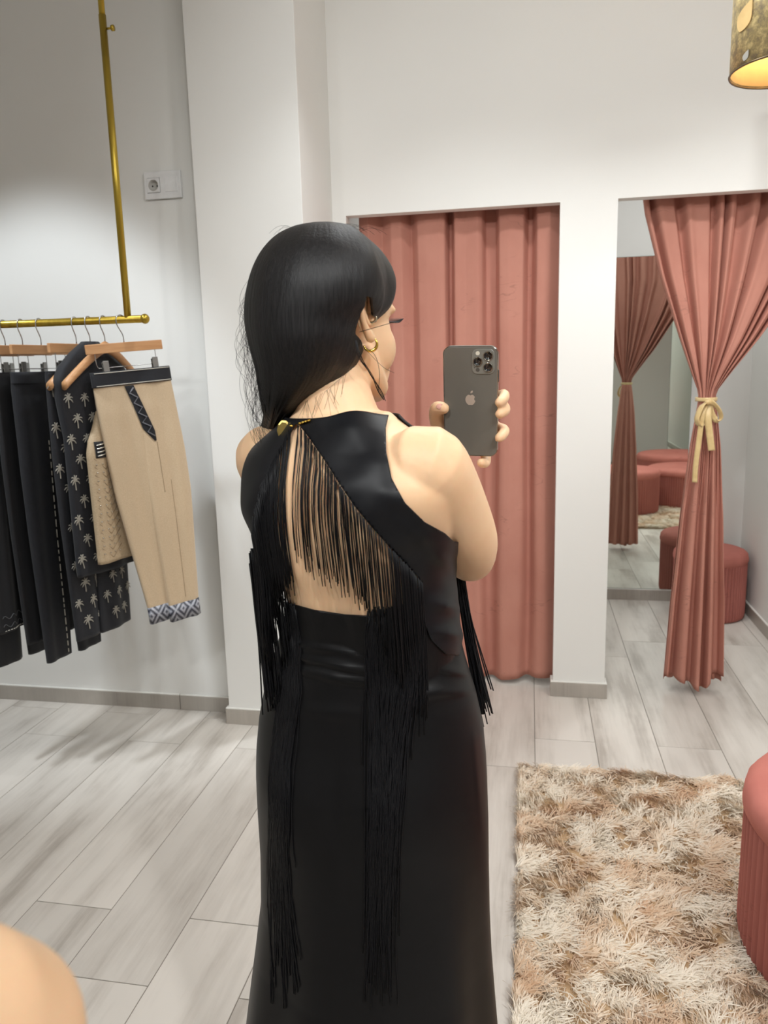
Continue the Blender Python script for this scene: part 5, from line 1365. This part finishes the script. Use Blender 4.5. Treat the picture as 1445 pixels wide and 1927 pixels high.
def lens(a, b_, rad=0.0068):
    an = np.linspace(0, 2*math.pi, 40, endpoint=False)
    def rev(name, prof_, mat, cap):
        V_ = [PHN(MC[0]+a+r2*math.cos(t), MC[1]+b_+r2*math.sin(t), c_) for r2, c_ in prof_ for t in an]
        return mesh(name, V_, grid_faces(len(prof_), 40, True, cap), mat, plate, True, None, PO)
    rev('lens_ring', [(rad, 0.0014), (rad, 0.0030), (rad-0.0004, 0.0033), (rad-0.0010, 0.0032), (rad-0.0012, 0.0024)], M['phone_rim'], False)
    rev('lens', [(rad-0.0011, 0.0026), (rad*0.62, 0.0027), (rad*0.6, 0.0020), (rad*0.3, 0.0019), (0.0003, 0.0022)], M['lens_glass'], False)
lens(0.0068, 0.0082); lens(0.0068, -0.0078); lens(-0.0078, 0.0004)
def disc(name, a, b_, r2, c0, c1, mat):
    an = np.linspace(0, 2*math.pi, 24, endpoint=False)
    V_ = [PHN(MC[0]+a+r2*math.cos(t), MC[1]+b_+r2*math.sin(t), c_) for c_ in (c0, c1) for t in an]; mesh(name, V_, grid_faces(2, 24, True, True), mat, plate, False, None, PO)
disc('flash', -0.0078, 0.0118, 0.0029, 0.0012, 0.0019, M['flash']); disc('depth_sensor', -0.0078, -0.0115, 0.0028, 0.0012, 0.0018, simple('dark sensor window', srgb(74, 74, 72), 0.2)); disc('microphone', -0.0125, -0.0085, 0.0007, 0.0012, 0.0018, M['hole'])
# fruit emblem on the back: bitten round body and a leaf
def logo():
    S = 0.0086; P = []
    for t in np.linspace(0, 2*math.pi, 90, endpoint=False):
        x, y = math.sin(t), math.cos(t)
        r2 = 1.0-0.20*math.exp(-(((t+math.pi) % (2*math.pi)-math.pi)/0.28)**2)-0.10*math.exp(-((t-math.pi)/0.25)**2)+0.03*math.cos(2*t)
        P.append([S*0.88*r2*x*(1-0.10*(y < 0)*abs(y)), S*0.92*r2*y])
    P = np.array(P); bc = np.array([S*1.02, S*0.16]); br = S*0.40
    d_ = np.hypot(*(P-bc).T); ins = d_ < br
    P[ins] = bc+(P[ins]-bc)/d_[ins][:, None]*br
    V_ = [PHN(a, b_+0.004, c_) for c_ in (0.00032, 0.00045) for a, b_ in P]; n_ = len(P)
    ctr = len(V_); V_.append(PHN(-0.001, 0.004, 0.00045))
    F_ = [(j, (j+1) % n_, n_+(j+1) % n_, n_+j) for j in range(n_)]+[(ctr, n_+j, n_+(j+1) % n_) for j in range(n_)]
    mesh('emblem', V_, F_, M['phone_logo'], root, False, None, PO)
    L_ = []
    for t in np.linspace(0, 1, 10): L_.append((0.0001+0.0034*t+0.0011*math.sin(math.pi*t), 0.0134+0.0040*t-0.0010*math.sin(math.pi*t)))
    for t in np.linspace(1, 0, 10)[1:-1]: L_.append((0.0001+0.0034*t-0.0011*math.sin(math.pi*t), 0.0134+0.0040*t+0.0010*math.sin(math.pi*t)))
    V_ = [PHN(a, b_, c_) for c_ in (0.00032, 0.00045) for a, b_ in L_]; n_ = len(L_)
    mesh('emblem_leaf', V_, grid_faces(2, n_, True, True), M['phone_logo'], root, False, None, PO)
logo()
MB_ = []
for (b0, b1) in ((0.030, 0.046),):
    V_, F_ = tube([PHN(PWd/2+0.0002, b0, -PTk/2), PHN(PWd/2+0.0002, b1, -PTk/2)], 0.0011, 8, True, True); mesh('side_button', V_, F_, M['phone_rim'], root, True, None, PO)

# ------------------------------------------------------------------ her own shoulder, close to the lens at the lower left
SA = W(-95, 1990, 0.200); 
P = spline([SA+np.array([-0.055, -0.06, -0.02]), SA, SA+np.array([-0.035, 0.01, -0.09]), SA+np.array([-0.06, 0.03, -0.19]), SA+np.array([-0.07, 0.05, -0.26])], 30)
V, F = tube(P, np.interp(np.linspace(0, 1, 30), [0, 0.25, 0.5, 0.8, 1], [0.043, 0.045, 0.043, 0.038, 0.032]), 32, True, True)
me = evaluated('shoulder', V-SA, F, [('REMESH', dict(mode='VOXEL', voxel_size=0.004)), ('SMOOTH', dict(factor=0.5, iterations=12))])
me.polygons.foreach_set('use_smooth', [True]*len(me.polygons))
o = obj('person', me, M['skin'], None, SA); tag(o, 'blurred bare shoulder and arm very close to the lens in the lower left corner', 'person')
